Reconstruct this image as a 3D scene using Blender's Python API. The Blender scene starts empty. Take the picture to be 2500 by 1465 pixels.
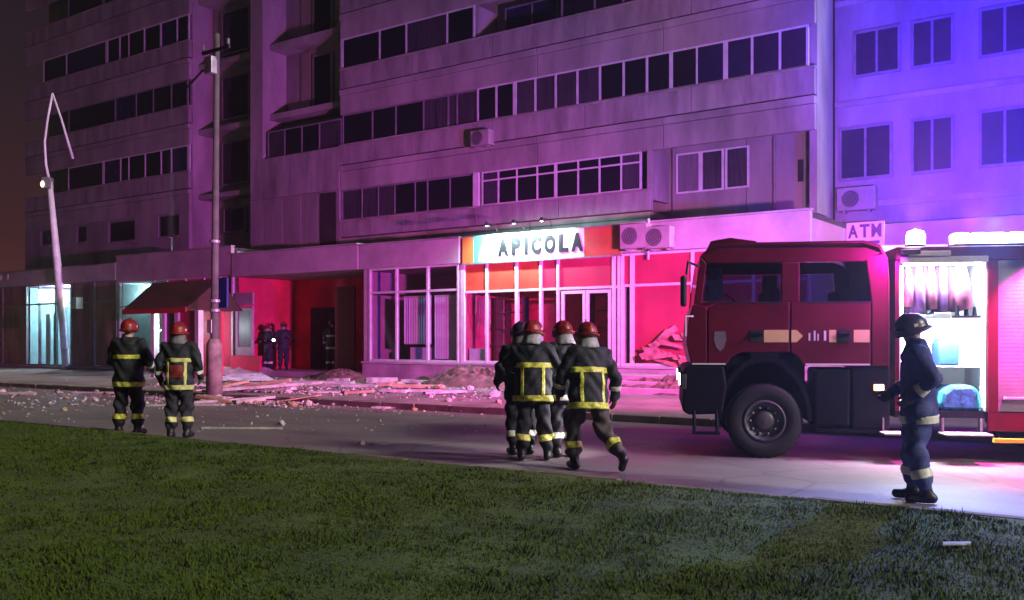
import bpy, bmesh, math, random
import numpy as np
from mathutils import Vector, Matrix

random.seed(7)
RNG = np.random.default_rng(11)
scene = bpy.context.scene
COL = scene.collection
R = math.radians

# ------------------------------------------------------------------ camera
FPX, CX, HY, EYE = 2300.0, 1250.0, 830.0, 1.55      # focal length, centre column, horizon row (2500 px wide frame), eye height
cam_d = bpy.data.cameras.new('camera')
cam_d.sensor_width = 36.0
cam_d.lens = 36.0 * FPX / 2500.0
cam_d.shift_y = 97.5 / 2500.0
cam_d.clip_end = 3000
cam = bpy.data.objects.new('camera', cam_d)
COL.objects.link(cam)
cam.location = (0, 0, EYE)
cam.rotation_euler = (R(90), 0, 0)
scene.camera = cam

# ------------------------------------------------------------------ world, moon, exposure
SUN_AZ = Vector((0.86, -0.51, 0)).normalized()
SUN_EL = 27.0
world = bpy.data.worlds.new('World'); scene.world = world
world.use_nodes = True
nt = world.node_tree; nt.nodes.clear()
wo = nt.nodes.new('ShaderNodeOutputWorld')
sky = nt.nodes.new('ShaderNodeTexSky'); sky.sky_type = 'NISHITA'; sky.sun_disc = False
sky.sun_elevation = R(SUN_EL); sky.sun_rotation = math.atan2(SUN_AZ.x, SUN_AZ.y)
bg1 = nt.nodes.new('ShaderNodeBackground'); bg1.inputs['Strength'].default_value = 0.0012
nt.links.new(sky.outputs[0], bg1.inputs['Color'])
# warm town glow low over the horizon, the same all round
tc = nt.nodes.new('ShaderNodeTexCoord'); sx = nt.nodes.new('ShaderNodeSeparateXYZ')
nt.links.new(tc.outputs['Generated'], sx.inputs[0])
ramp = nt.nodes.new('ShaderNodeValToRGB')
e = ramp.color_ramp.elements
e[0].position = 0.0; e[0].color = (0.080, 0.013, 0.010, 1)
e[1].position = 0.45; e[1].color = (0.004, 0.0022, 0.005, 1)
k = ramp.color_ramp.elements.new(0.10); k.color = (0.040, 0.006, 0.007, 1)
k = ramp.color_ramp.elements.new(0.22); k.color = (0.016, 0.004, 0.007, 1)
nt.links.new(sx.outputs['Z'], ramp.inputs[0])
bg2 = nt.nodes.new('ShaderNodeBackground'); bg2.inputs['Strength'].default_value = 1.0
nt.links.new(ramp.outputs[0], bg2.inputs['Color'])
add = nt.nodes.new('ShaderNodeAddShader')
nt.links.new(bg1.outputs[0], add.inputs[0]); nt.links.new(bg2.outputs[0], add.inputs[1])
nt.links.new(add.outputs[0], wo.inputs['Surface'])

sun_d = bpy.data.lights.new('sun', 'SUN'); sun_d.energy = 2.8; sun_d.angle = R(9); sun_d.color = (1.0, 0.93, 0.82)
sun = bpy.data.objects.new('sun', sun_d); COL.objects.link(sun)
sv = Vector((SUN_AZ.x * math.cos(R(SUN_EL)), SUN_AZ.y * math.cos(R(SUN_EL)), math.sin(R(SUN_EL))))
sun.rotation_euler = sv.to_track_quat('Z', 'Y').to_euler()
sun.location = sv * 60

vs = scene.view_settings
vs.view_transform = 'Standard'; vs.look = 'None'; vs.gamma = 1.0; vs.exposure = 0.28; vs.use_curve_mapping = False
scene.render.engine = 'CYCLES'
cy = scene.cycles
cy.use_denoising = True
cy.max_bounces = 6; cy.diffuse_bounces = 3; cy.glossy_bounces = 3; cy.transmission_bounces = 4
cy.transparent_max_bounces = 12; cy.volume_bounces = 0
cy.sample_clamp_indirect = 3.0
cy.caustics_reflective = False; cy.caustics_refractive = False

# ------------------------------------------------------------------ helpers
A = math.atan2(FPX, 3250.0)                 # the street runs at this angle to the picture plane
U = Vector((math.cos(A), -math.sin(A), 0))  # along the facade, to the right and nearer
N = Vector((-math.sin(A), -math.cos(A), 0)) # out of the facade, towards the road
P0 = Vector((3.69, 27.4, 0))
FRAME = Matrix.Translation(P0) @ Matrix.Rotation(-A, 4, 'Z')   # local x = along facade, local -y = out of it

def S(px, d=0.0):
    t = (px - CX) / FPX; p = P0 + N * d
    return (t * p.y - p.x) / (U.x - t * U.y)
def ZH(px, py, d=0.0):
    p = P0 + N * d + U * S(px, d)
    return EYE + (HY - py) / FPX * p.y
def gz(d):
    if d < 2.5: return 0.30
    if d < 8.6: return 0.30 - 0.16 * (d - 2.5) / 6.1
    if d < 15.7: return 0.0
    return 0.10
def ground(px, py):
    """the point of the ground seen at a pixel: world x, y, z and street s, d"""
    z = 0.0
    for _ in range(6):
        Y = FPX * (EYE - z) / (py - HY); p = Vector(((px - CX) / FPX * Y, Y, 0))
        d = (p - P0).dot(N); z = gz(d)
    return Vector((p.x, p.y, z)), (p - P0).dot(U), d

def node_mat(name):
    m = bpy.data.materials.new(name); m.use_nodes = True
    t = m.node_tree; b = t.nodes['Principled BSDF']
    return m, t, b
def mat(name, col, rough=0.6, metal=0.0, var=0.15, scale=3.0, bump=0.0, bscale=40.0, spec=0.5, stretch=None, col2=None, coat=0.0):
    m, t, b = node_mat(name)
    b.inputs['Roughness'].default_value = rough
    b.inputs['Metallic'].default_value = metal
    b.inputs['Specular IOR Level'].default_value = spec
    b.inputs['Coat Weight'].default_value = coat
    b.inputs['Base Color'].default_value = (*col, 1)
    tc = t.nodes.new('ShaderNodeTexCoord'); src = tc.outputs['Object']
    if stretch:
        mp = t.nodes.new('ShaderNodeMapping'); mp.inputs['Scale'].default_value = stretch
        t.links.new(src, mp.inputs[0]); src = mp.outputs[0]
    if var > 0 or col2:
        n = t.nodes.new('ShaderNodeTexNoise'); n.inputs['Scale'].default_value = scale; n.inputs['Detail'].default_value = 5
        n.inputs['Roughness'].default_value = 0.65
        t.links.new(src, n.inputs['Vector'])
        rp = t.nodes.new('ShaderNodeValToRGB')
        c2 = col2 or tuple(c * (1 - 2.2 * var) for c in col)
        c1 = tuple(min(1, c * (1 + var)) for c in col)
        rp.color_ramp.elements[0].color = (*[max(0, c) for c in c2], 1); rp.color_ramp.elements[0].position = 0.32
        rp.color_ramp.elements[1].color = (*c1, 1); rp.color_ramp.elements[1].position = 0.66
        t.links.new(n.outputs[0], rp.inputs[0]); t.links.new(rp.outputs[0], b.inputs['Base Color'])
    if bump > 0:
        n2 = t.nodes.new('ShaderNodeTexNoise'); n2.inputs['Scale'].default_value = bscale; n2.inputs['Detail'].default_value = 4
        t.links.new(src, n2.inputs['Vector'])
        bp = t.nodes.new('ShaderNodeBump'); bp.inputs['Strength'].default_value = bump; bp.inputs['Distance'].default_value = 0.02
        t.links.new(n2.outputs[0], bp.inputs['Height']); t.links.new(bp.outputs[0], b.inputs['Normal'])
    return m
def emit(name, col, strength):
    m, t, b = node_mat(name)
    b.inputs['Base Color'].default_value = (0.8, 0.8, 0.8, 1)
    b.inputs['Emission Color'].default_value = (*col, 1); b.inputs['Emission Strength'].default_value = strength
    return m
def glass(name, tint=(0.8, 0.85, 0.9), refl=0.12):
    """thin pane: mostly clear, mirrors more at a slant"""
    m, t, b = node_mat(name); t.nodes.remove(b)
    out = t.nodes['Material Output']
    tr = t.nodes.new('ShaderNodeBsdfTransparent'); tr.inputs[0].default_value = (*tint, 1)
    gl = t.nodes.new('ShaderNodeBsdfGlossy'); gl.inputs['Roughness'].default_value = 0.04; gl.inputs[0].default_value = (1, 1, 1, 1)
    lw = t.nodes.new('ShaderNodeLayerWeight'); lw.inputs['Blend'].default_value = 0.5
    pw_ = t.nodes.new('ShaderNodeMath'); pw_.operation = 'POWER'; pw_.inputs[1].default_value = 4.0
    t.links.new(lw.outputs['Facing'], pw_.inputs[0])
    ad = t.nodes.new('ShaderNodeMath'); ad.operation = 'MULTIPLY_ADD'; ad.inputs[1].default_value = 0.6; ad.inputs[2].default_value = refl * 0.4
    t.links.new(pw_.outputs[0], ad.inputs[0])
    mx = t.nodes.new('ShaderNodeMixShader')
    t.links.new(ad.outputs[0], mx.inputs[0]); t.links.new(tr.outputs[0], mx.inputs[1]); t.links.new(gl.outputs[0], mx.inputs[2])
    t.links.new(mx.outputs[0], out.inputs['Surface'])
    return m

class MB:
    def __init__(s): s.v = []; s.f = []; s.m = []
    def add(s, vs, fs, mi=0):
        o = len(s.v); s.v += [tuple(v) for v in vs]; s.f += [tuple(i + o for i in f) for f in fs]; s.m += [mi] * len(fs)
        return s
    def box(s, x0, x1, y0, y1, z0, z1, mi=0):
        if x0 > x1: x0, x1 = x1, x0
        if y0 > y1: y0, y1 = y1, y0
        if z0 > z1: z0, z1 = z1, z0
        v = [(x0,y0,z0),(x1,y0,z0),(x1,y1,z0),(x0,y1,z0),(x0,y0,z1),(x1,y0,z1),(x1,y1,z1),(x0,y1,z1)]
        return s.add(v, [(3,2,1,0),(4,5,6,7),(0,1,5,4),(1,2,6,5),(2,3,7,6),(3,0,4,7)], mi)
    def prism_y(s, poly, y0, y1, mi=0):
        """polygon in x,z (counter-clockwise seen from -y) pushed from y0 to y1"""
        n = len(poly)
        ar = sum(poly[i][0] * poly[(i+1) % n][1] - poly[(i+1) % n][0] * poly[i][1] for i in range(n))
        if ar < 0: poly = poly[::-1]
        v = [(x, y0, z) for x, z in poly] + [(x, y1, z) for x, z in poly]
        f = [tuple(range(n)), tuple(range(2*n-1, n-1, -1))]
        f += [(i, i+n, (i+1) % n + n, (i+1) % n) for i in range(n)]
        return s.add(v, f, mi)
    def tube(s, pts, r, k=8, mi=0, cap=True):
        pts = [Vector(p) for p in pts]; rs = r if isinstance(r, (list, tuple)) else [r] * len(pts)
        v = []; f = []; ref = None
        for i, p in enumerate(pts):
            t = (pts[min(i+1, len(pts)-1)] - pts[max(i-1, 0)]).normalized()
            if ref is None: ref = Vector((0,0,1)) if abs(t.z) < 0.9 else Vector((1,0,0))
            a = t.cross(ref).normalized(); b = t.cross(a).normalized(); ref = -b if ref.dot(b) < 0 else b
            ref = b
            for j in range(k):
                an = 2 * math.pi * j / k
                v.append(p + (a * math.cos(an) + b * math.sin(an)) * rs[i])
        # keep rings aligned: recompute with a fixed frame
        v = []
        t0 = (pts[-1] - pts[0]).normalized() if (pts[-1] - pts[0]).length > 1e-6 else Vector((0,0,1))
        base = Vector((0,0,1)) if abs(t0.z) < 0.8 else Vector((1,0,0))
        for i, p in enumerate(pts):
            t = (pts[min(i+1, len(pts)-1)] - pts[max(i-1, 0)]).normalized()
            bb = base if abs(t.dot(base)) < 0.97 else Vector((0.3,0.9,0.1))
            a = t.cross(bb).normalized(); b = t.cross(a).normalized()
            for j in range(k):
                an = 2 * math.pi * j / k
                v.append(p + (a * math.cos(an) + b * math.sin(an)) * rs[i])
        for i in range(len(pts) - 1):
            for j in range(k):
                f.append((i*k+j, i*k+(j+1) % k, (i+1)*k+(j+1) % k, (i+1)*k+j))
        if cap: f += [tuple(range(k))[::-1], tuple((len(pts)-1)*k + j for j in range(k))]
        return s.add(v, f, mi)
    def lathe_y(s, c, prof, k=24, mi=0):
        """profile of (radius, y) turned about the y axis through c"""
        v = []; n = len(prof)
        for j in range(k):
            an = 2 * math.pi * j / k
            for r, y in prof: v.append((c[0] + r * math.cos(an), c[1] + y, c[2] + r * math.sin(an)))
        f = [(j*n+i, j*n+i+1, ((j+1) % k)*n+i+1, ((j+1) % k)*n+i) for j in range(k) for i in range(n-1)]
        return s.add(v, f, mi)
    def lathe_z(s, c, prof, k=16, mi=0):
        v = []; n = len(prof)
        for j in range(k):
            an = 2 * math.pi * j / k
            for r, z in prof: v.append((c[0] + r * math.cos(an), c[1] + r * math.sin(an), c[2] + z))
        f = [(j*n+i, ((j+1) % k)*n+i, ((j+1) % k)*n+i+1, j*n+i+1) for j in range(k) for i in range(n-1)]
        return s.add(v, f, mi)
    def mesh(s, name, mats):
        me = bpy.data.meshes.new(name); me.from_pydata(s.v, [], s.f)
        for m in (mats if isinstance(mats, (list, tuple)) else [mats]): me.materials.append(m)
        if any(s.m): me.polygons.foreach_set('material_index', s.m)
        me.update(); return me
    def build(s, name, mats, parent=None, smooth=False, bevel=0.0, seg=2, fix=False):
        me = s.mesh(name, mats)
        if fix:
            bm = bmesh.new(); bm.from_mesh(me); bmesh.ops.recalc_face_normals(bm, faces=bm.faces); bm.to_mesh(me); bm.free()
        return link(name, me, parent, smooth, bevel, seg)
def link(name, me, parent=None, smooth=False, bevel=0.0, seg=2):
    o = bpy.data.objects.new(name, me); COL.objects.link(o)
    if parent is not None: o.parent = parent
    if smooth:
        me.polygons.foreach_set('use_smooth', [True] * len(me.polygons))
    if bevel > 0:
        b = o.modifiers.new('bevel', 'BEVEL'); b.width = bevel; b.segments = seg; b.limit_method = 'ANGLE'; b.angle_limit = R(35)
    return o
def box(name, ext, m, parent=None, bevel=0.0):
    return MB().box(*ext).build(name, m, parent, bevel=bevel)
def tag(o, label=None, cat=None, group=None, kind=None):
    if label: o['label'] = label
    if cat: o['category'] = cat
    if group: o['group'] = group
    if kind: o['kind'] = kind
    return o
def empty(name, M=None, loc=None, rz=0.0):
    o = bpy.data.objects.new(name, None); COL.objects.link(o); o.empty_display_size = 0.2
    if M is not None: o.matrix_world = M
    if loc is not None: o.location = loc; o.rotation_euler = (0, 0, rz)
    return o
def street_thing(name, label, cat, group=None, s=0.0, d=0.0, z=0.0):
    """an Empty in the street frame; its children use street coordinates relative to s, -d, z"""
    return tag(empty(name, FRAME @ Matrix.Translation((s, -d, z))), label, cat, group)
def copy_tree(o, parent=None):
    c = o.copy(); COL.objects.link(c); c.parent = parent
    for ch in list(o.children): copy_tree(ch, c)
    return c
def lamp(name, kind, energy, col, parent, loc, size=0.1, rot=None, spot=None, blend=0.5, aim=None, size_y=None):
    l = bpy.data.lights.new(name, kind); l.energy = energy; l.color = col
    if kind == 'AREA':
        l.size = size
        if size_y: l.shape = 'RECTANGLE'; l.size_y = size_y
    else: l.shadow_soft_size = size
    if kind == 'SPOT': l.spot_size = R(spot); l.spot_blend = blend
    o = bpy.data.objects.new(name, l); COL.objects.link(o); o.parent = parent; o.location = loc
    if aim is not None: o.rotation_euler = (-Vector(aim)).to_track_quat('Z', 'Y').to_euler()
    if rot: o.rotation_euler = rot
    o['kind'] = 'helper'
    return o
def text_letter(ch, height, width, depth, m, name, parent, bold=0.0):
    cu = bpy.data.curves.new('letters', 'FONT'); cu.body = ch; cu.size = 1.0; cu.extrude = 0.05; cu.offset = bold; cu.resolution_u = 4
    ob = bpy.data.objects.new('letters', cu); COL.objects.link(ob)
    dg = bpy.context.evaluated_depsgraph_get(); me = bpy.data.meshes.new_from_object(ob.evaluated_get(dg))
    COL.objects.unlink(ob); bpy.data.objects.remove(ob); bpy.data.curves.remove(cu)
    n = len(me.vertices); co = np.empty(n * 3); me.vertices.foreach_get('co', co); co = co.reshape(-1, 3)
    lo, hi = co.min(0), co.max(0)
    co = (co - lo) / np.maximum(hi - lo, 1e-6)
    out = np.stack([co[:, 0] * width, -co[:, 2] * depth, co[:, 1] * height], 1)
    me.vertices.foreach_set('co', out.ravel()); me.materials.clear(); me.materials.append(m); me.update()
    return link(name, me, parent)
HAZE = 0.0022          # density of the air
E_MAG, E_BLU, E_RED = 4100, 20000, 9500   # power of the lamps on the added far roof bar
# ------------------------------------------------------------------ materials
M_panel   = mat('facade_concrete', (0.30, 0.285, 0.28), 0.85, var=0.22, scale=1.6, bump=0.25, bscale=9, stretch=(1, 1, 0.22))
M_band    = mat('facade_render', (0.33, 0.31, 0.30), 0.85, var=0.22, scale=0.6, bump=0.2, bscale=14, stretch=(1, 1, 0.35))
M_wall    = mat('wall_render', (0.29, 0.27, 0.27), 0.9, var=0.18, scale=0.7, bump=0.25, bscale=8, stretch=(1, 1, 0.3))
M_joint   = mat('dark_joint', (0.05, 0.045, 0.05), 0.9, var=0.1)
M_post    = mat('white_post', (0.62, 0.62, 0.64), 0.55, var=0.08)
M_postdk  = mat('weathered_post', (0.20, 0.19, 0.21), 0.6, var=0.15)
M_pane    = mat('dark_window_glass', (0.008, 0.007, 0.012), 0.10, var=0.0, spec=0.35)
M_pane2   = mat('curtained_window_glass', (0.055, 0.045, 0.065), 0.30, var=0.35, scale=5, stretch=(6, 1, 0.2), spec=0.35)
M_pane3   = mat('blue_tinted_window_glass', (0.014, 0.012, 0.05), 0.14, var=0.1, spec=0.4)
M_pane4   = mat('pale_curtain_window_glass', (0.16, 0.14, 0.17), 0.4, var=0.2, scale=4, stretch=(8, 1, 0.2), spec=0.3)
M_fascia  = mat('fascia_render', (0.42, 0.35, 0.37), 0.8, var=0.14, scale=0.8, bump=0.15, bscale=10)
M_roofing = mat('tar_roofing', (0.05, 0.045, 0.045), 0.9, var=0.2)
M_alu     = mat('aluminium_frame', (0.60, 0.56, 0.56), 0.5, 0.0, var=0.08)
M_glass   = glass('shop_glass', (0.90, 0.90, 0.93))
M_redwall = mat('red_painted_wall', (0.62, 0.022, 0.09), 0.7, var=0.16, scale=0.9, bump=0.2, bscale=6)
M_redpan  = mat('red_board', (0.40, 0.022, 0.075), 0.5, var=0.10, scale=1.2)
M_orange  = mat('orange_film', (0.50, 0.07, 0.035), 0.5, var=0.12, scale=1.5)
M_inside  = mat('shop_interior_wall', (0.45, 0.22, 0.36), 0.9, var=0.15, scale=0.8)
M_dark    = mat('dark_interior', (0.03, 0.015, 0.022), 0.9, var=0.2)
M_blind   = mat('vertical_blind_cloth', (0.75, 0.62, 0.75), 0.8, var=0.1, scale=2)
M_plinth  = mat('plinth_render', (0.40, 0.33, 0.34), 0.9, var=0.2, scale=1.0, bump=0.4, bscale=10)
M_fan = mat('aircon_fan_dark', (0.07, 0.06, 0.065), 0.6)
M_acwhite = mat('aircon_casing', (0.30, 0.27, 0.27), 0.5, var=0.1)
M_black   = mat('black_plastic', (0.012, 0.012, 0.014), 0.5, var=0.1, bump=0.1)
M_steel   = mat('galvanised_steel', (0.42, 0.42, 0.44), 0.45, 0.6, var=0.15, scale=6)
M_conc    = mat('pole_concrete', (0.10, 0.085, 0.09), 0.85, var=0.18, scale=2.5, bump=0.3, bscale=20)
M_white   = mat('white_paint', (0.75, 0.75, 0.73), 0.5, var=0.06)
M_teal    = mat('pale_teal_wall', (0.34, 0.50, 0.50), 0.7, var=0.1)
M_navy    = mat('navy_board', (0.012, 0.018, 0.16), 0.5, var=0.05)

# ------------------------------------------------------------------ ground
def strip(name, s0, s1, d0, d1, z0, z1, m, n=1, thick=0.0):
    b = MB()
    for i in range(n):
        da, db = d0 + (d1 - d0) * i / n, d0 + (d1 - d0) * (i + 1) / n
        za, zb = z0 + (z1 - z0) * i / n, z0 + (z1 - z0) * (i + 1) / n
        b.add([(s0, -da, za), (s0, -db, zb), (s1, -db, zb), (s1, -da, za)], [(0, 1, 2, 3)])
    o = b.build(name, m); o.matrix_world = FRAME
    return o
M_ground = mat('bare_ground', (0.05, 0.042, 0.036), 0.95, var=0.2, scale=0.3)
g = MB().add([(-600, -600, -0.03), (600, -600, -0.03), (600, 900, -0.03), (-600, 900, -0.03)], [(0, 1, 2, 3)]).build('ground', M_ground)
tag(g, kind='structure')

# asphalt: grain, patches, worn tracks, damp spots that change the gloss
def asphalt():
    m, t, b = node_mat('asphalt')
    tc = t.nodes.new('ShaderNodeTexCoord')
    n1 = t.nodes.new('ShaderNodeTexNoise'); n1.inputs['Scale'].default_value = 0.35; n1.inputs['Detail'].default_value = 6
    n2 = t.nodes.new('ShaderNodeTexNoise'); n2.inputs['Scale'].default_value = 45; n2.inputs['Detail'].default_value = 3
    mp = t.nodes.new('ShaderNodeMapping'); mp.inputs['Scale'].default_value = (0.16, 1.5, 1)
    n3 = t.nodes.new('ShaderNodeTexNoise'); n3.inputs['Scale'].default_value = 1.0; n3.inputs['Detail'].default_value = 4
    for n in (n1, n2): t.links.new(tc.outputs['Object'], n.inputs['Vector'])
    t.links.new(tc.outputs['Object'], mp.inputs[0]); t.links.new(mp.outputs[0], n3.inputs['Vector'])
    r1 = t.nodes.new('ShaderNodeValToRGB'); r1.color_ramp.elements[0].color = (0.125, 0.108, 0.108, 1); r1.color_ramp.elements[1].color = (0.265, 0.232, 0.226, 1)
    r1.color_ramp.elements[0].position = 0.3; r1.color_ramp.elements[1].position = 0.7
    mx = t.nodes.new('ShaderNodeMix'); mx.data_type = 'FLOAT'; mx.inputs[0].default_value = 0.5
    t.links.new(n1.outputs[0], mx.inputs[2]); t.links.new(n3.outputs[0], mx.inputs[3]); t.links.new(mx.outputs[0], r1.inputs[0])
    m2 = t.nodes.new('ShaderNodeMix'); m2.data_type = 'RGBA'; m2.blend_type = 'MULTIPLY'; m2.inputs[0].default_value = 0.6
    r2 = t.nodes.new('ShaderNodeValToRGB'); r2.color_ramp.elements[0].color = (0.5, 0.5, 0.5, 1); r2.color_ramp.elements[0].position = 0.3; r2.color_ramp.elements[1].position = 0.6
    t.links.new(n2.outputs[0], r2.inputs[0]); t.links.new(r1.outputs[0], m2.inputs[6]); t.links.new(r2.outputs[0], m2.inputs[7])
    t.links.new(m2.outputs[2], b.inputs['Base Color'])
    r3 = t.nodes.new('ShaderNodeMapRange'); r3.inputs[1].default_value = 0.35; r3.inputs[2].default_value = 0.65; r3.inputs[3].default_value = 0.42; r3.inputs[4].default_value = 0.8
    t.links.new(n1.outputs[0], r3.inputs[0]); t.links.new(r3.outputs[0], b.inputs['Roughness'])
    bp = t.nodes.new('ShaderNodeBump'); bp.inputs['Strength'].default_value = 0.35; bp.inputs['Distance'].default_value = 0.012
    t.links.new(n2.outputs[0], bp.inputs['Height']); t.links.new(bp.outputs[0], b.inputs['Normal'])
    # fine cracks: edges of large uneven cells, broken up by noise
    vo = t.nodes.new('ShaderNodeTexVoronoi'); vo.feature = 'DISTANCE_TO_EDGE'; vo.inputs['Scale'].default_value = 0.55
    wv = t.nodes.new('ShaderNodeVectorMath'); wv.operation = 'MULTIPLY_ADD'; wv.inputs[1].default_value = (0.9, 0.9, 0.9)
    t.links.new(n1.outputs['Color'], wv.inputs[0]); t.links.new(tc.outputs['Object'], wv.inputs[2]); t.links.new(wv.outputs[0], vo.inputs['Vector'])
    rc = t.nodes.new('ShaderNodeMapRange'); rc.inputs[1].default_value = 0.004; rc.inputs[2].default_value = 0.016; rc.inputs[3].default_value = 0.55; rc.inputs[4].default_value = 1.0
    t.links.new(vo.outputs['Distance'], rc.inputs[0])
    m3 = t.nodes.new('ShaderNodeMix'); m3.data_type = 'RGBA'; m3.blend_type = 'MULTIPLY'; m3.inputs[0].default_value = 0.8
    t.links.new(m2.outputs[2], m3.inputs[6]); t.links.new(rc.outputs[0], m3.inputs[7]); t.links.new(m3.outputs[2], b.inputs['Base Color'])
    return m
M_asphalt = asphalt()
road = tag(strip('road', -70, 45, 8.6, 15.7, 0, 0, M_asphalt), kind='structure')
M_pave = mat('pavement_concrete', (0.27, 0.22, 0.21), 0.85, var=0.22, scale=0.7, bump=0.35, bscale=25)
pave = tag(strip('pavement', -70, 45, -2.0, 8.72, 0.30, 0.14, M_pave, 1), kind='structure')
# real profile of the pavement: flat against the shops, then falling to the kerb
pave.data.clear_geometry()
pv = [(-70, 2.0, .30), (45, 2.0, .30), (-70, -2.5, .30), (45, -2.5, .30), (-70, -8.6, .14), (45, -8.6, .14)]
pave.data.from_pydata(pv, [], [(0, 2, 3, 1), (2, 4, 5, 3)]); pave.data.materials.clear(); pave.data.materials.append(M_pave)
M_kerb = mat('kerb_stone', (0.26, 0.22, 0.20), 0.85, var=0.2, scale=3, bump=0.3)
kerb = empty('kerb', FRAME); tag(kerb, kind='structure')
km = MB().box(0.006, 0.994, -0.075, 0.075, -0.05, 0.145).mesh('kerb_stone', M_kerb)
for i in range(58):
    o = link('kerb_stone', km, kerb, bevel=0.012, seg=1); o.location = (-46 + i, -8.64 + random.uniform(-.008, .008), random.uniform(-.012, .004)); o.rotation_euler = (0, 0, random.uniform(-.006, .006))
lkerb = empty('lawn_kerb', FRAME); tag(lkerb, kind='structure')
M_kerb2 = mat('dirty_kerb_stone', (0.15, 0.11, 0.075), 0.9, var=0.25, scale=2.5, bump=0.3)
km2 = MB().box(0.006, 0.994, -0.07, 0.07, -0.05, 0.085).mesh('kerb_stone', M_kerb2)
for i in range(46):
    o = link('kerb_stone', km2, lkerb, bevel=0.015, seg=1); o.location = (-26 + i, -15.72 + random.uniform(-.012, .012), random.uniform(-.035, .0)); o.rotation_euler = (0, 0, random.uniform(-.01, .01))

# lawn: rolling turf sheet with blades
M_turf = mat('turf_soil', (0.060, 0.095, 0.012), 0.95, var=0.35, scale=1.6, bump=0.6, bscale=18, col2=(0.030, 0.050, 0.008))
def turf_z(s, d):
    z = 0.085 + 0.025 * np.sin(s * 0.9 + 1.3 * np.sin(d * 0.7)) + 0.02 * np.sin(d * 1.7 + s * 0.5) + 0.012 * np.sin(s * 3.1 + d * 2.3)
    return np.where(d < 16.1, 0.075 + (z - 0.075) * np.clip((d - 15.8) / 0.4, 0, 1), z)
ss = np.arange(-45, 45.01, 0.3); dd = np.concatenate([np.arange(15.78, 30, 0.22), np.arange(30, 80, 2.5)])
SS, DD = np.meshgrid(ss, dd, indexing='ij'); ZZ = turf_z(SS, DD)
V = np.stack([SS.ravel(), -DD.ravel(), ZZ.ravel()], 1)
ni, nj = SS.shape; ii, jj = np.meshgrid(np.arange(ni - 1), np.arange(nj - 1), indexing='ij')
q = (ii * nj + jj).ravel(); F = np.stack([q, q + 1, q + nj + 1, q + nj], 1)
me = bpy.data.meshes.new('lawn'); me.from_pydata(V.tolist(), [], F.tolist()); me.materials.append(M_turf)
lawn = link('lawn', me, None, smooth=True); lawn.matrix_world = FRAME; tag(lawn, kind='structure')

def grass_mat():
    m, t, b = node_mat('grass_blade')
    at = t.nodes.new('ShaderNodeAttribute'); at.attribute_name = 'tone'
    rp = t.nodes.new('ShaderNodeValToRGB')
    rp.color_ramp.elements[0].color = (0.050, 0.078, 0.008, 1); rp.color_ramp.elements[1].color = (0.125, 0.165, 0.022, 1)
    k = rp.color_ramp.elements.new(0.55); k.color = (0.080, 0.134, 0.012, 1)
    t.links.new(at.outputs['Fac'], rp.inputs[0]); t.links.new(rp.outputs[0], b.inputs['Base Color'])
    b.inputs['Roughness'].default_value = 0.7; b.inputs['Specular IOR Level'].default_value = 0.1
    gn = t.nodes.new('ShaderNodeNewGeometry'); vm = t.nodes.new('ShaderNodeVectorMath'); vm.operation = 'MULTIPLY_ADD'; vm.inputs[1].default_value = (0.18, 0.18, 0.18); vm.inputs[2].default_value = (0, 0, 0.8)
    t.links.new(gn.outputs['Normal'], vm.inputs[0]); t.links.new(vm.outputs[0], b.inputs['Normal'])
    return m
M_grass = grass_mat()
nb = 300000
Y = 5.0 + 15.0 * RNG.random(nb) ** 1.25
X = (RNG.random(nb) * 2 - 1) * (Y * 0.56 + 0.9)
rel = np.stack([X - P0.x, Y - P0.y], 1)
gs = rel @ np.array([U.x, U.y]); gd = rel @ np.array([N.x, N.y])
wob = 0.14 * np.sin(gs * 1.7) + 0.12 * np.sin(gs * 4.3 + 1) + 0.09 * np.sin(gs * 9.7) + 0.07 * RNG.standard_normal(nb)
keep = (gd > 15.82 + np.maximum(wob, -0.02)); gs, gd, Yk = gs[keep], gd[keep], Y[keep]
n = len(gs)
cl = 0.5 + 0.5 * np.sin(gs * 2.7 + 2.1 * np.sin(gd * 1.9)) * np.sin(gd * 3.3 + 1.7 * np.sin(gs * 1.3)) + 0.35 * np.sin(gs * 9 + gd * 7) * np.sin(gd * 11 - gs * 5)
h = (0.013 + 0.022 * RNG.random(n)) * (0.55 + 0.75 * np.clip(cl, 0, 1.3)); tall = RNG.random(n) < 0.006; h = np.where(tall, h * 1.9 + .02, h)
w = 0.003 + 0.0010 * Yk
an = RNG.random(n) * 2 * np.pi; lean = RNG.random(n) * 0.9 * h; la = RNG.random(n) * 2 * np.pi
bz = turf_z(gs, gd) - 0.006
dx, dy = np.cos(an) * w / 2, np.sin(an) * w / 2
lx, ly = np.cos(la) * lean, np.sin(la) * lean
v0 = np.stack([gs - dx, -gd - dy, bz], 1); v1 = np.stack([gs + dx, -gd + dy, bz], 1)
v2 = np.stack([gs + dx * .7 + lx * .4, -gd + dy * .7 + ly * .4, bz + h * .6], 1); v3 = np.stack([gs - dx * .7 + lx * .4, -gd - dy * .7 + ly * .4, bz + h * .6], 1)
v4 = np.stack([gs + lx, -gd + ly, bz + h], 1)
V = np.stack([v0, v1, v2, v3, v4], 1).reshape(-1, 3)
me = bpy.data.meshes.new('grass')
me.vertices.add(5 * n); me.vertices.foreach_set('co', V.ravel())
b5 = (np.arange(n) * 5)[:, None]
loops = np.concatenate([b5 + np.array([[0, 1, 2, 3]]), b5 + np.array([[3, 2, 4]])], 1).ravel()
me.loops.add(7 * n); me.loops.foreach_set('vertex_index', loops)
me.polygons.add(2 * n)
st = np.stack([np.arange(n) * 7, np.arange(n) * 7 + 4], 1).ravel()
me.polygons.foreach_set('loop_start', st)
me.update(calc_edges=True); me.validate()
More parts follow.
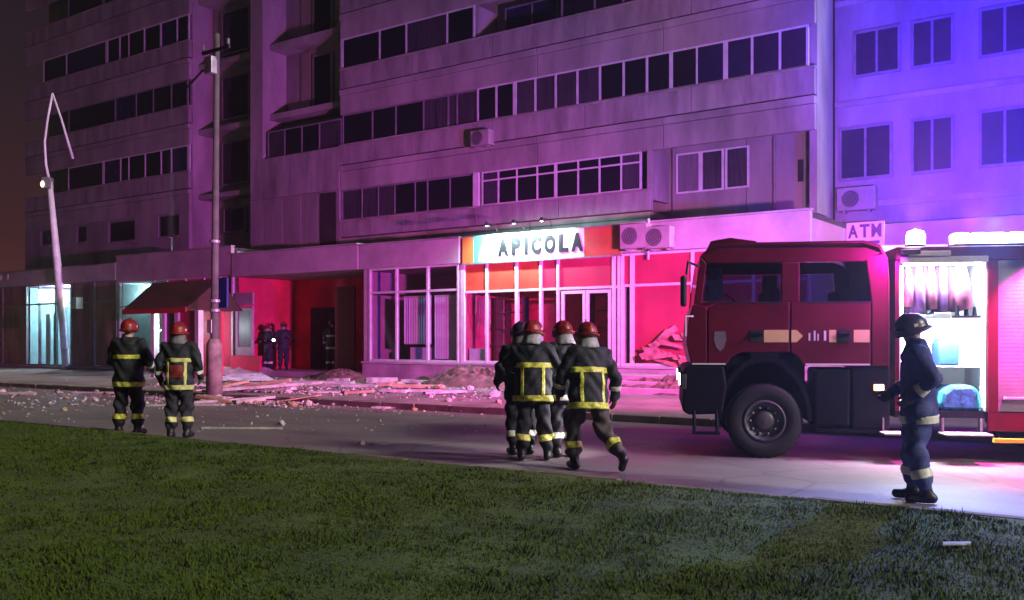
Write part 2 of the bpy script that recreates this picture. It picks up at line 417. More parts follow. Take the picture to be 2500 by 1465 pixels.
big = np.sin(gs * 0.8 + 1.5 * np.sin(gd * 0.9)) * np.sin(gd * 1.3 + np.sin(gs * 1.1))
tone = np.clip(0.50 + 0.16 * big + 0.18 * (cl - 0.5) + 0.09 * RNG.standard_normal(n), 0, 1)
at = me.attributes.new('tone', 'FLOAT', 'POINT'); at.data.foreach_set('value', np.repeat(tone, 5).astype(np.float32))
me.materials.append(M_grass)
go = link('grass', me); go.matrix_world = FRAME
# taller dark tufts here and there
tv = []; tf = []; rt = random.Random(5)
for i in range(170):
    Yt = 5.2 + 9.5 * rt.random(); Xt = (rt.random() * 2 - 1) * (Yt * .55 + .4)
    q = Vector((Xt, Yt, 0)) - P0; s_, d_ = q.dot(U), q.dot(N)
    if d_ < 15.95: continue
    big_ = rt.random() ** 2
    for j in range(int(14 + 30 * big_)):
        a = rt.uniform(0, 6.3); r_ = rt.random() ** .7 * (.04 + .14 * big_); sx_, dx_ = s_ + math.cos(a) * r_ * 1.8, d_ + math.sin(a) * r_
        zb = float(turf_z(np.array([sx_]), np.array([dx_]))[0]); hh = rt.uniform(.03, .055 + .05 * big_); ww = .006; b_ = rt.uniform(0, 6.3); o_ = len(tv)
        tv += [(sx_ - ww * math.cos(b_), -dx_ - ww * math.sin(b_), zb), (sx_ + ww * math.cos(b_), -dx_ + ww * math.sin(b_), zb), (sx_ + math.cos(a) * hh * .6, -dx_ + math.sin(a) * hh * .6, zb + hh)]
        tf.append((o_, o_ + 1, o_ + 2))
tm = bpy.data.meshes.new('tufts'); tm.from_pydata(tv, [], tf); tm.materials.append(mat('tuft_blade', (0.040, 0.058, 0.010), .7, var=.2, spec=.1))
to = link('grass_tufts', tm); to.matrix_world = FRAME; tag(to, 'darker longer grass tufts scattered over the lawn', 'grass', kind='stuff')
tag(go, 'short green lawn grass covering the foreground bank', 'grass', kind='stuff')

# ------------------------------------------------------------------ apartment block
H1, HS = 4.97, 2.76         # first-floor slab, storey height
def sill(k): return H1 + HS * (k - 1) + 0.90
def head(k): return H1 + HS * (k - 1) + 2.06
NF = 8
SL, SR = S(62), S(1990)     # ends of the block
REC = 1.2                   # depth of the loggias
apt = street_thing('apartment_building', 'long concrete apartment block with stacked balcony bands above the shops', 'building')
ZT = H1 + HS * NF + 0.5
# back wall behind the loggias, end walls and roof
b = MB()
b.box(SL, SR, REC, REC + 0.35, 3.6, ZT)
b.box(SL, SR, REC + .35, 12, ZT - .4, ZT - .02)
b.box(SL, SL + .3, REC + .35, 12, 0, ZT - .4); b.box(SL, SR, 11.7, 12, 0, ZT - .4)
b.build('wall', M_wall, apt)
def seg(s0, s1, y0, y1, z0, z1, name='parapet', m=None, step=3.3):
    """a run of facade panels with open joints"""
    n = max(1, round((s1 - s0) / step)); w = (s1 - s0) / n
    for i in range(n):
        box(name, (s0 + i * w + .011, s0 + (i + 1) * w - .011, y0, y1, z0, z1), m or M_panel, apt, bevel=0.008)
def band(k, s0, s1, lower=True):
    """parapet of storey k and the edge beam below it, down to the windows of the storey beneath"""
    z1 = sill(k); z0 = head(k - 1) if k > 1 else H1 - 0.45
    zc = z0 + (z1 - z0) * 0.56
    seg(s0, s1, -0.02, 0.14, zc + 0.025, z1, 'parapet_panel', M_panel)
    seg(s0, s1, -0.05, REC - .01, z0 + (z1 - z0) * .42 , zc - 0.025, 'floor_edge', M_band, 4.4)
    seg(s0, s1, 0.0, 0.16, z0, z0 + (z1 - z0) * .42 - .012, 'edge_beam', M_band, 4.4)
    box('joint', (s0 + .02, s1 - .02, .05, .12, zc - .0249, zc + .0249), M_joint, apt)
    box('coping', (s0 - .01, s1 + .01, -.05, .17, z1 + .002, z1 + .045), M_band, apt)
def glazing(parent, sl, z0, z1, y, transom=None, mats=(M_pane,), post=M_post, pw=0.06, rail=0.05, thick=None, sill_rail=True):
    """posts at each s of sl, rails, one pane per field"""
    thick = thick or {}
    f = MB()
    for i, s in enumerate(sl):
        w = thick.get(i, pw) / 2
        f.box(s - w, s + w, y - .035, y + .035, z0, z1)
    bounds = [(sl[i] + thick.get(i, pw) / 2, sl[i + 1] - thick.get(i + 1, pw) / 2) for i in range(len(sl) - 1)]
    for a, c in bounds:
        if sill_rail: f.box(a, c, y - .03, y + .03, z0, z0 + rail)
        f.box(a, c, y - .03, y + .03, z1 - rail, z1)
        if transom: f.box(a, c, y - .03, y + .03, transom - rail / 2, transom + rail / 2)
    fo = f.build('window_frame', post, parent)
    for i, (a, c) in enumerate(bounds):
        lo = z0 + (rail if sill_rail else 0)
        zs = [(lo, z1 - rail)] if not transom else [(lo, transom - rail / 2), (transom + rail / 2, z1 - rail)]
        for q0, q1 in zs:
            dy = random.uniform(-.006, .006)
            p = box('pane', (a, c, y + dy - .004, y + dy + .004, q0, q1), mats[(i * 7 + 3 * (i // 2)) % len(mats)] if len(mats) > 1 else mats[0], fo)
    return fo
def px_list(lst, d=0.0): return [S(p, d) for p in lst]
DKM = (M_pane, M_pane, M_pane3, M_pane)
# --- right block, storeys 2 and up run to the corner; storey 1 stops at the balcony end
xR0 = S(830)
for k in range(1, NF + 1):
    s1 = S(1590) if k == 1 else SR
    band(k, xR0, s1)
# side walls of the balcony ends (they face right)
box('balcony_end', (S(1590) - .14, S(1590) - .002, .17, REC - .02, sill(1) - .25, head(1)), M_band, apt)
box('balcony_end', (S(1590) - .13, S(1590) - .003, -.01, .15, sill(1) + .05, head(1) - .002), M_band, apt)
# storey 1 glazing
glazing(apt, px_list([1176, 1215, 1260, 1310, 1355, 1410, 1462, 1515, 1562]), sill(1) + .046, head(1) - .002, .06, transom=head(1) - .30,
        mats=(M_pane2, M_pane, M_pane, M_pane2, M_pane), pw=.05, thick={4: .10})
box('balcony_post', (S(1155), S(1168), -.01, .15, sill(1) + .046, head(1) - .002), M_post, apt)
glazing(apt, px_list([832, 880, 920, 960, 1010, 1040, 1095, 1150]), sill(1) + .046, head(1) - .002, .10, mats=(M_pane2, M_pane, M_pane2, M_pane2, M_pane), post=M_postdk, pw=.04)
# storey 2
glazing(apt, px_list([1165, 1210, 1255, 1305, 1355, 1408, 1463, 1521, 1578, 1637, 1700, 1770, 1835, 1903, 1970]), sill(2) + .046, head(2) - .002, .06,
        mats=(M_pane, M_pane3, M_pane, M_pane2, M_pane3, M_pane, M_pane2), pw=.065, thick={2: .13, 9: .11, 10: .05, 11: .13})
glazing(apt, px_list([833, 905, 962, 1030, 1090, 1112, 1160]), sill(2) + .046, head(2) - .002, .11, mats=(M_pane, M_pane2, M_pane, M_pane, M_pane2), post=M_postdk, pw=.05)
# storey 3
glazing(apt, px_list([833, 925, 990, 1090, 1155]), sill(3) + .046, head(3) - .002, .06, mats=(M_pane, M_pane, M_pane2), pw=.06, thick={0: .12})
box('balcony_end', (S(1160) - .10, S(1160) + .02, .17, REC - .02, sill(3) + .05, head(3) - .002), M_band, apt)
glazing(apt, [S(1235, -.8), S(1300, -.8), S(1362, -.8)], sill(3) + .05, head(3) - .05, .8, mats=(M_pane3,), post=M_postdk, pw=.05)
glazing(apt, px_list([1370, 1450, 1520, 1600, 1680, 1760, 1850, 1960]), sill(3) + .046, head(3) - .002, .07, mats=DKM, post=M_postdk, pw=.06)
for k in range(4, NF + 1):
    st = [833] + [833 + i * 95 for i in range(1, 13)]
    glazing(apt, px_list(st), sill(k) + .046, head(k) - .002, .07, mats=DKM, post=M_postdk if k % 2 else M_post, pw=.06)
# recessed wall of storey 1 at the right, its windows, its drain pipe
seg(S(1645, -REC), SR, REC - .12, REC - .005, H1 - .45, head(1) + .25, 'wall_panel', M_wall, 3.0)
YW = REC - .14
for a, c, m in ((1660, 1712, M_pane4), (1720, 1768, M_pane2), (1780, 1830, M_pane2)):
    fr = MB(); s0, s1 = S(a, -REC), S(c, -REC); z0, z1 = ZH(1745, 463, -REC), ZH(1745, 372, -REC)
    for q in ((s0 - .05, s0 + .01, z0 - .05, z1 + .05), (s1 - .01, s1 + .05, z0 - .05, z1 + .05)): fr.box(q[0], q[1], YW - .03, YW + .015, q[2], q[3])
    for q in ((z0 - .05, z0), (z1, z1 + .05)): fr.box(s0 + .01, s1 - .01, YW - .028, YW + .013, *q)
    fo = fr.build('window', M_post, apt)
    box('pane', (s0 + .012, s1 - .012, YW - .012, YW + .002, z0, z1), m, fo)
sx0 = S(1897, -REC)
MB().tube([(sx0, YW - .06, H1 - .4), (sx0, YW - .06, head(1) + .2)], .045).build('drain_pipe', M_postdk, apt)
vb = box('vent', (S(1953, -REC), S(1966, -REC), YW - .03, YW + .01, ZH(1960, 445, -REC), ZH(1960, 392, -REC)), M_black, apt)
# --- middle: fin wall and recess; storey 1 is a flush plain wall
sF0, sF1 = S(612), S(642)
box('wall_panel', (sF0, xR0 - .02, -.015, .15, H1 - .45, head(1) + .02), M_wall, apt, bevel=.01)
for i, (a, c) in enumerate(((648, 690), (700, 735), (745, 776))):
    box('wall_panel', (S(a), S(c), -.028, -.0151, H1 - .35, head(1) - .1), M_wall, apt)
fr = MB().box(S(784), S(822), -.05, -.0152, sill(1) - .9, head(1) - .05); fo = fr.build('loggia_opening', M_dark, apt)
seg(sF0, xR0 - .02, -.03, .15, head(1) + .03, sill(2), 'parapet_panel', M_panel)
box('floor_edge', (sF0, xR0 - .03, .151, REC - .01, head(1) + .1, head(1) + .35), M_band, apt)
glazing(apt, px_list([650, 690, 732, 775, 828]), sill(2) + .01, head(2) - .1, .12, mats=(M_pane2, M_pane, M_pane, M_pane), post=M_postdk, pw=.05)
box('fin_wall', (sF0, sF1, -.02, REC - .01, sill(2) + .003, ZT), M_band, apt, bevel=.01)
for k in range(3, NF + 1):
    z0 = H1 + HS * (k - 1)
    box('wall_panel', (sF1 + .9, S(760, -REC), REC - .06, REC - .003, z0 - .2, z0 + 2.4), M_wall, apt)
    fr = MB().box(S(762, -REC + .1), S(812, -REC + .1), REC - .1, REC - .003, z0, z0 + 2.2); fo = fr.build('balcony_door', M_postdk, apt)
    box('pane', (S(768, -REC + .1), S(806, -REC + .1), REC - .112, REC - .1002, z0 + .1, z0 + 2.1), M_pane, fo)
    box('floor_edge', (sF1, xR0 - .03, .35, REC - .01, z0 - .28, z0 - .05), M_band, apt)
# --- left block: solid storey 1 with punched windows, balcony bands above
sLe = S(462)
LW = [(100, 125, 556, 600), (188, 212, 548, 592), (266, 330, 520, 590), (387, 438, 510, 578)]
zlo, zhi = H1 - .45, head(1)
# wall of storey 1 as pieces round the openings
edges = [SL]
for a, c, t_, b_ in LW:
    edges += [S(a), S(c)]
edges.append(sLe)
for i in range(0, len(edges), 2):
    box('wall_panel', (edges[i], edges[i + 1], -.02, .16, zlo, zhi), M_wall, apt)
for a, c, t_, b_ in LW:
    s0, s1 = S(a), S(c); z0, z1 = ZH((a + c) / 2, b_), min(ZH((a + c) / 2, t_), zhi - .1)
    box('wall_panel', (s0 + .002, s1 - .002, -.018, .158, zlo, z0), M_wall, apt)
    box('wall_panel', (s0 + .002, s1 - .002, -.018, .158, z1, zhi), M_wall, apt)
    fr = MB().box(s0 + .003, s0 + .06, .02, .07, z0 + .002, z1 - .002).box(s1 - .06, s1 - .003, .02, .07, z0 + .002, z1 - .002)
    fr.box(s0 + .06, s1 - .06, .021, .069, z0 + .002, z0 + .06).box(s0 + .06, s1 - .06, .021, .069, z1 - .06, z1 - .002)
    fo = fr.build('window', M_postdk, apt)
    box('pane', (s0 + .061, s1 - .061, .04, .05, z0 + .061, z1 - .061), M_pane, fo)
    box('sill', (s0 - .05, s1 + .05, -.09, -.0205, z0 - .06, z0 - .01), M_band, fo)
box('end_wall', (sLe - .16, sLe - .003, .165, REC - .01, zlo, ZT), M_band, apt)
LB = {2: ([165, 250, 292, 312, 352, 391, 416, 458], {1: .16, 7: .16}), 3: ([165, 279, 330, 372, 416, 455], {1: .1}), 4: ([104, 160, 258, 290, 312, 350, 390, 430, 458], {2: .18, 6: .1})}
for k in range(2, NF + 1):
    band(k, SL, sLe)
    pl, th = LB.get(k, LB[2])
    glazing(apt, px_list(pl), sill(k) + .046, head(k) - .002, .07, mats=(M_pane, M_pane, M_pane, M_pane3), post=M_post if k in (2, 4) else M_postdk, pw=.06, thick=th)
# recess between the left block and the fin: dark loggia windows
for k in range(1, NF + 1):
    z0 = H1 + HS * (k - 1)
    if k == 1:
        s0, s1 = S(552, -REC), S(606, -REC); q0, q1 = ZH(578, 568, -REC), ZH(578, 506, -REC)
    else:
        s0, s1 = S(548, -REC), S(616, -REC); q0, q1 = z0 + .35, z0 + 2.2
    fo = MB().box(s0, s0 + .07, YW - .02, REC - .004, q0, q1).box(s1 - .07, s1, YW - .02, REC - .004, q0, q1).box(s0 + .07, s1 - .07, YW - .019, REC - .005, q0, q0 + .07).box(s0 + .07, s1 - .07, YW - .019, REC - .005, q1 - .07, q1).build('window', M_postdk, apt)
    box('pane', (s0 + .071, s1 - .071, YW + .02, YW + .03, q0 + .071, q1 - .071), M_pane, fo)
    if k > 1:
        box('floor_edge', (sLe + .01, sF0 - .01, .45, REC - .01, z0 - .25, z0 - .05), M_band, apt)
box('ground_floor_wall', (SL, SR, .6, .9, 0.02, 3.59), M_wall, apt)

# --- wing to the right, set back, going on past the frame
wing = street_thing('wing_building', 'set-back apartment wing behind the fire truck with boxy windows', 'building')
WD = -1.7
sW1 = S(3300, WD)
MB().box(SR + .01, sW1, -WD, -WD + .35, 0.02, ZT).box(SR + .01, sW1, -WD + .35, 11, ZT - .5, ZT - .1).build('wall', M_wall, wing)
box('corner_wall', (SR - .2, SR - .002, .175, REC + .34, sill(1) - 1, ZT), M_band, apt)
for k in range(1, NF + 1):
    z0 = sill(k)
    for a, c in ((2050, 2180), (2225, 2330), (2390, 2520), (2600, 2760)):
        if k == 2 and a == 2050: a, c = 2085, 2200
        s0, s1 = S(a, WD), S(c, WD); z1 = z0 + (1.45 if k == 1 else 1.25); y = -WD - .05
        fo = MB().box(s0, s0 + .07, y - .02, y + .048, z0, z1).box(s1 - .07, s1, y - .02, y + .048, z0, z1).box(s0 + .07, s1 - .07, y - .018, y + .047, z0, z0 + .07).box(s0 + .07, s1 - .07, y - .018, y + .047, z1 - .07, z1).box((s0 + s1) / 2 - .03, (s0 + s1) / 2 + .03, y - .018, y + .047, z0 + .07, z1 - .07).build('window', M_postdk, wing)
        box('pane', (s0 + .071, (s0 + s1) / 2 - .031, y + .01, y + .02, z0 + .071, z1 - .071), M_pane3, fo)
        box('pane', ((s0 + s1) / 2 + .031, s1 - .071, y + .01, y + .02, z0 + .071, z1 - .071), M_pane3, fo)
    box('floor_edge', (SR + .02, sW1, -WD - .06, -WD - .002, z0 - .75, z0 - .6), M_band, wing)

# air-conditioning boxes
def aircon(label, s, d, z, w=.82, hh=.58, rot=0.0):
    t = street_thing('air_conditioner', label, 'air conditioner', 'air conditioners on the facades', s, d, z)
    box('casing', (-w/2, w/2, -.17, .15, 0, hh), M_acwhite, t, bevel=.02)
    f = MB()
    for r_ in (.05, .11, .17, .22): f.lathe_y((-w*.14, -.178, hh/2), [(r_ - .006, -.004), (r_ + .006, -.004), (r_ + .006, .004), (r_ - .006, .004), (r_ - .006, -.004)], 24)
    f.build('fan_grille', M_postdk, t)
    MB().lathe_y((-w*.14, -.171, hh/2), [(.0, -.001), (.23, -.001), (.23, .002)], 24).build('fan_opening', M_fan, t)
    box('bracket', (-w*.35, -w*.30, -.1, .16, -.05, -.002), M_steel, t); box('bracket', (w*.30, w*.35, -.1, .16, -.05, -.002), M_steel, t)
    return t
aircon('air conditioner hung under the second balcony band at its open end', S(1178, .2), .2, sill(2) - .82, .75, .5)
aircon('white air conditioner on the wing wall under a wide window', S(2093, WD + .2), WD + .2, sill(1) - .85, 1.0, .62)
# ------------------------------------------------------------------ shops along the ground floor (front plane d = 2.5)
D = 2.5; YF = -D
FT, FB, PL = 4.57, 3.82, 0.87
def shop_shell(t, s0, s1, back=0.45, inside=None, floor_z=PL, plinth=True, ft=FT, fb=FB):
    m = inside or M_inside
    box('roof', (s0, s1, YF + .02, .59, ft - .14, ft - .02), M_roofing, t)
    box('back_wall', (s0, s1, back - .1, back, .31, ft - .142), m, t)
    box('ceiling', (s0 + .1, s1 - .1, YF + .03, back - .101, fb - .06, fb + .02), m, t)
    box('side_wall', (s0, s0 + .098, YF + .12, back - .101, .31, ft - .143), m, t)
    box('side_wall', (s1 - .098, s1, YF + .12, back - .101, .31, ft - .143), m, t)
    box('floor', (s0 + .1, s1 - .1, YF + .05, back - .101, .31, floor_z - .012), m, t)
    if plinth:
        box('plinth', (s0, s1, YF - .10, YF + .049, .27, floor_z - .07), M_plinth, t)
        box('plinth_cap', (s0 - .02, s1 + .02, YF - .16, YF + .10, floor_z - .068, floor_z), M_fascia, t, bevel=.01)
def fascia(t, s0, s1, y0=YF - .13, y1=YF + .019, z0=FB, z1=FT, m=None, name='fascia'):
    box(name, (s0, s1, y0, y1, z0, z1), m or M_fascia, t, bevel=.012)
    box('roof_edge', (s0 - .02, s1 + .02, y0 - .03, y1, z1 + .002, z1 + .05), M_band, t)
def front(t, sl, z0=PL, z1=FB, tr=None, y=YF, pw=.07, thick=None, mats=None, up=None, post=None):
    """shop front: posts, rails, a lower and an upper pane per field; mats/up give the material of each field"""
    thick = thick or {}; f = MB(); n = len(sl) - 1
    for i, s in enumerate(sl):
        w = thick.get(i, pw) / 2; f.box(s - w, s + w, y - .06, y + .04, z0 + .002, z1 - .002)
    bd = [(sl[i] + thick.get(i, pw) / 2, sl[i + 1] - thick.get(i + 1, pw) / 2) for i in range(n)]
    for a, c in bd:
        f.box(a, c, y - .05, y + .03, z0 + .002, z0 + .07).box(a, c, y - .05, y + .03, z1 - .06, z1 - .002)
        if tr: f.box(a, c, y - .05, y + .03, tr - .035, tr + .035)
    fo = f.build('shop_front', post or M_alu, t, bevel=.006)
    for i, (a, c) in enumerate(bd):
        m = (mats or {}).get(i, M_glass)
        if m is not None: box('pane', (a, c, y - .006, y + .006, z0 + .071, (tr - .036) if tr else z1 - .061), m, fo)
        if tr:
            m = (up or {}).get(i, M_glass)
            if m is not None: box('pane', (a, c, y - .005, y + .007, tr + .036, z1 - .061), m, fo)
    return fo
P = lambda *a: [S(p, D) for p in a]
# ---- glazed shop with blinds
s0, s1 = P(890, 1127)
t = street_thing('blinds_shop', 'glazed shop unit with white vertical blinds left of the honey shop', 'shop')
shop_shell(t, s0, s1 - .004); fascia(t, s0 - .12, s1 - .004)
front(t, P(905, 970, 1046) + [s1 - .10], tr=ZH(1000, 712, D), pw=.08)
box('corner_panel', (s0, P(905)[0] - .041, YF - .03, YF + .03, PL + .002, FB - .002), M_fascia, t)
M_floor = mat('shop_floor', (0.25, 0.16, 0.2), 0.5)
for a, c, lo in ((976, 1041, .55), (1051, 1117, .10)):
    bl = empty('vertical_blind'); bl.parent = t
    sa, sc = P(a, c); n = 11
    sm = MB().box(-.045, .045, -.0015, .0015, PL + lo, FB - .95).mesh('blind_slat', M_blind)
    for i in range(n):
        o = link('blind_slat', sm, bl); o.location = (sa + (sc - sa) * (i + .5) / n, YF + .22, 0); o.rotation_euler = (0, 0, random.uniform(.5, .9))
    box('head_rail', (sa, sc, YF + .19, YF + .25, FB - .948, FB - .90), M_alu, bl)
box('counter', (P(985)[0], P(1040)[0], YF + .3, YF + .7, PL, PL + .45), M_blind, t, bevel=.02)
# ---- honey shop
M_redroom = mat('dark_red_interior', (0.70, 0.07, 0.18), 0.8, var=.15)
s0, s1 = P(1127, 1517)
t = street_thing('honey_shop', 'red and glass shop front under the lit black lettered sign', 'shop')
shop_shell(t, s0 + .004, s1 - .004, inside=M_redroom)
box('fascia', (s0 + .006, s1 - .006, YF - .05, YF + .019, FB, FT - .02), M_redpan, t)
trz = ZH(1300, 708, D)
front(t, [s0 + .07] + P(1190, 1263, 1322, 1364) + P(1500) + [s1 - .05], tr=trz, pw=.08, thick={0: .15, 2: .10, 3: .09, 5: .10},
      mats={2: None, 4: None}, up={0: M_orange, 1: M_orange, 2: M_orange, 3: M_redpan, 4: M_redpan, 5: M_redpan})
# double door
sa, sc = P(1372, 1493)
for a, c in ((sa, (sa + sc) / 2 - .01), ((sa + sc) / 2 + .01, sc)):
    dr = MB().box(a, a + .09, YF - .04, YF + .02, PL + .02, trz - .06).box(c - .09, c, YF - .04, YF + .02, PL + .02, trz - .06)
    dr.box(a + .09, c - .09, YF - .039, YF + .019, PL + .02, PL + .22).box(a + .09, c - .09, YF - .039, YF + .019, trz - .15, trz - .06)
    do = dr.build('door', M_alu, t, bevel=.006)
    box('pane', (a + .091, c - .091, YF - .012, YF - .004, PL + .221, trz - .151), M_glass, do)
    hx = c - .05 if a == sa else a + .05
    MB().tube([(hx, YF - .09, PL + .85), (hx, YF - .09, PL + 1.25)], .012).build('handle', M_steel, do)
# goods and torn fittings behind the glass
M_shelf = mat('dark_shelf', (0.10, 0.03, 0.05), 0.7)
for px in (1150, 1215, 1440):
    a = S(px, 1.2)
    sh = MB()
    for zz in (PL, PL + .5, PL + 1.0, PL + 1.5, PL + 1.95): sh.box(a, a + 1.0, -1.3, -.95, zz, zz + .03)
    sh.box(a, a + .03, -1.3, -.95, PL + .031, PL + 1.949).box(a + .97, a + 1.0, -1.3, -.95, PL + .031, PL + 1.949)
    sh.build('shelf_unit', M_shelf, t)
M_bead = mat('hanging_strip', (0.75, 0.6, 0.6), 0.4)
hs = MB()
for i in range(7):
    a = P(1150 + i * 5.5)[0]; q = trz - .08 - random.uniform(0, .1)
    hs.tube([(a, YF + .25, q), (a + random.uniform(-.02, .02), YF + .25, q - random.uniform(.5, 1.1))], .012, 5)
hs.build('hanging_strips', M_bead, t)
box('display_board', (P(1140)[0], P(1186)[0], YF + .12, YF + .2, PL + .02, PL + .42), M_blind, t)
# ---- sign with its own lamps
M_signw = mat('sign_white', (0.80, 0.80, 0.76), 0.5, var=0.05, scale=2)
M_signr = mat('sign_red', (0.40, 0.10, 0.05), 0.5, var=0.08)
M_signo = mat('sign_orange', (0.62, 0.22, 0.05), 0.5, var=0.08)
M_signt = mat('sign_teal', (0.10, 0.50, 0.52), 0.5, var=0.08)
M_ink   = mat('sign_black', (0.006, 0.006, 0.007), 0.5, var=0)
sg = street_thing('shop_sign', 'white orange and red fascia sign reading APICOLA in black capitals', 'sign')
yS = YF - .05
a0, a1, a2, a3, a4 = [S(p, D + .13) for p in (1129, 1156, 1180, 1426, 1515)]
sz0, sz1 = ZH(1300, 634, D + .13), ZH(1300, 567, D + .13)
for n_, x0, x1, m in (('orange_panel', a0, a1, M_signo), ('teal_panel', a1 + .002, a2, M_signt), ('white_panel', a2 + .002, a3, M_signw), ('red_panel', a3 + .002, a4, M_signr)):
    box(n_, (x0, x1, yS - .08, yS - .002, sz0, sz1), m, sg)
box('frame', (a0 - .03, a4 + .03, yS - .085, yS - .003, sz1 + .002, sz1 + .035), M_steel, sg); box('frame', (a0 - .03, a4 + .03, yS - .085, yS - .003, sz0 - .035, sz0 - .002), M_steel, sg)
# pale plaque with a swept left edge laid over the teal
pl = [(a2 - .18 + .30 * (q / 8) ** 2.0, sz0 + .03 + (sz1 - sz0 - .06) * q / 8) for q in range(9)] + [(a2 + .3, sz1 - .03), (a2 + .3, sz0 + .03)]
MB().prism_y(pl, yS - .086, yS - .0805).build('swept_plaque', M_signw, sg)
word = 'APICOLA'; L0, L1 = S(1213, D + .2), S(1421, D + .2); wds = [1.0, .9, .32, .9, 1.0, .8, 1.0]; gap = .32
unit = (L1 - L0) / (sum(wds) + gap * (len(wds) - 1)); x = L0
lh = 0.50
for ch, w in zip(word, wds):
    o = text_letter(ch, lh, unit * w, .03, M_ink, 'letter', sg, bold=0.05); o.location = (x, yS - .084, (sz0 + sz1) / 2 - lh / 2 + .02); x += unit * (w + gap)
M_bulb = emit('sign_lamp_bulb', (0.72, 0.97, 1.0), 25)
for px in (1196, 1262, 1330):
    a = S(px, D + .5)
    la = MB().tube([(a, YF - .1, sz1 + .05), (a, YF - .25, sz1 + .28), (a, YF - .62, sz1 + .30)], .014, 6)
    lo = la.build('lamp_arm', M_black, sg)
    MB().lathe_z((a, YF - .66, sz1 + .2), [(.015, .12), (.04, .1), (.085, 0), (.08, 0), (.03, .09)], 14).build('lamp_shade', M_black, lo)
    MB().lathe_z((a, YF - .66, sz1 + .2), [(.0, -.01), (.045, .01), (.045, .04), (0, .06)], 10).build('bulb', M_bulb, lo)
    lamp('sign_light', 'SPOT', 380 if px < 1300 else 130, (0.62, 0.95, 1.0), lo, (a, YF - .67, sz1 + .17), .05, spot=150, blend=.6, aim=(0, .75, -1))
# ---- red boarded unit to the right
s0, s1 = P(1517, 1978)
t = street_thing('boarded_shop', 'pink red boarded shop unit with pale fascia beside the truck cab', 'shop')
shop_shell(t, s0 + .004, s1); fascia(t, s0 + .006, s1 + .05, z0=FB + .02)
front(t, [s0 + .05] + P(1545, 1692, 1840, 1975), tr=ZH(1600, 695, D), pw=.08, thick={1: .12}, mats={0: None, 1: M_redpan, 2: M_redpan, 3: M_redpan}, up={0: M_redpan, 1: M_redpan, 2: M_redpan, 3: M_redpan})
# torn boards in front of the red panels
M_torn = mat('torn_board', (0.45, 0.17, 0.16), 0.8, var=0.3, scale=5)
tb = MB()
for i in range(16):
    a = S(random.uniform(1560, 1680), D + .3); zz = PL + random.uniform(0, .75); ln = random.uniform(.3, .8); an = random.uniform(-.6, .9)
    tb.add([(a, YF - .2 - i * .012, zz), (a + ln * math.cos(an), YF - .12 - i * .012, zz + ln * math.sin(an)), (a + ln * math.cos(an) - .1, YF - .12 - i * .012, zz + ln * math.sin(an) + random.uniform(.08, .2)), (a - .08, YF - .22 - i * .012, zz + random.uniform(.05, .16))], [(0, 1, 2, 3)])
o = tb.build('torn_boards', M_torn); o.matrix_world = FRAME
sol = o.modifiers.new('thick', 'SOLIDIFY'); sol.thickness = .012
tag(o, 'torn broken boards and splinters heaped against the pink red panels', 'debris', kind='stuff')
aircon('round fan air conditioner on the fascia just right of the sign', S(1553, D + .32), D + .32, FT - .66, .78, .62)
aircon('second air conditioner on the pale fascia, nearer the truck', S(1612, D + .32), D + .32, FT - .70, .70, .55)
MB().tube([(S(1578, D + .3), YF - .18, FB - .2), (S(1578, D + .3), YF - .18, FT + .1)], .03).build('fascia_pipe', M_alu, t)
# wing shop with ATM sign
t = street_thing('wing_shop', 'narrow shop front under the wing with a pale fascia', 'shop')
sa, sc = S(2012, -.6), S(2800, -.6)
box('fascia', (sa, sc, .55, 1.68, 3.75, 4.5), M_fascia, t, bevel=.01)
box('front', (sa, sc, .9, 1.66, .31, 3.748), M_redwall, t)
sg = street_thing('atm_sign', 'small pale sign with faded letters ATM behind the truck roof', 'sign')
a0, a1 = S(2066, -.45), S(2158, -.45); z0, z1 = ZH(2110, 604, -.45), ZH(2110, 542, -.45)
box('board', (a0, a1, .44, .548, z0, z1), M_signw, sg)
M_ink2 = mat('faded_violet_ink', (0.16, 0.04, 0.16), 0.6)
for i, ch in enumerate('ATM'):
    o = text_letter(ch, .34, (a1 - a0) * .26, .02, M_ink2, 'letter', sg, bold=.03); o.location = (a0 + (a1 - a0) * (.06 + .31 * i), .438, z1 - .40)
box('stripe', (a0 + .3, a1 - .1, .432, .4398, z0 + .08, z0 + .16), M_ink2, sg)
# ---- red recessed entrance
s0, s1 = P(574, 889)
t = street_thing('red_entrance', 'deep red painted recessed entrance under a broad plain canopy', 'shop')
box('canopy', (s0, s1 - .13, YF - .16, .59, FB, FT + .05), M_fascia, t, bevel=.015)
box('roof_edge', (s0 - .02, s1 - .14, YF - .2, -1.0, FT + .052, FT + .1), M_band, t)
FZ = .46
box('floor', (s0, s1, YF - .1, .3, .301, FZ), M_plinth, t)
box('back_wall', (s0, s1, .2, .35, FZ + .002, FB - .002), M_redwall, t)
box('side_wall', (s1 - .14, s1 - .006, YF + .1, .198, FZ + .002, FB - .002), M_redwall, t)
box('side_wall', (s0, s0 + .1, YF + .1, .198, FZ + .002, FB - .002), M_redwall, t)
q0, q1 = S(820, 1.6), S(868, 1.6)
box('door_leaf', (q0, q1, -1.65, -1.58, FZ + .004, FZ + 2.9), mat('dark_red_door', (0.16, 0.012, 0.010), 0.6), t, bevel=.01)
q0, q1 = S(755, -.1), S(815, -.1)
box('dark_doorway', (q0, q1, .16, .199, FZ + .004, FZ + 2.3), M_dark, t)
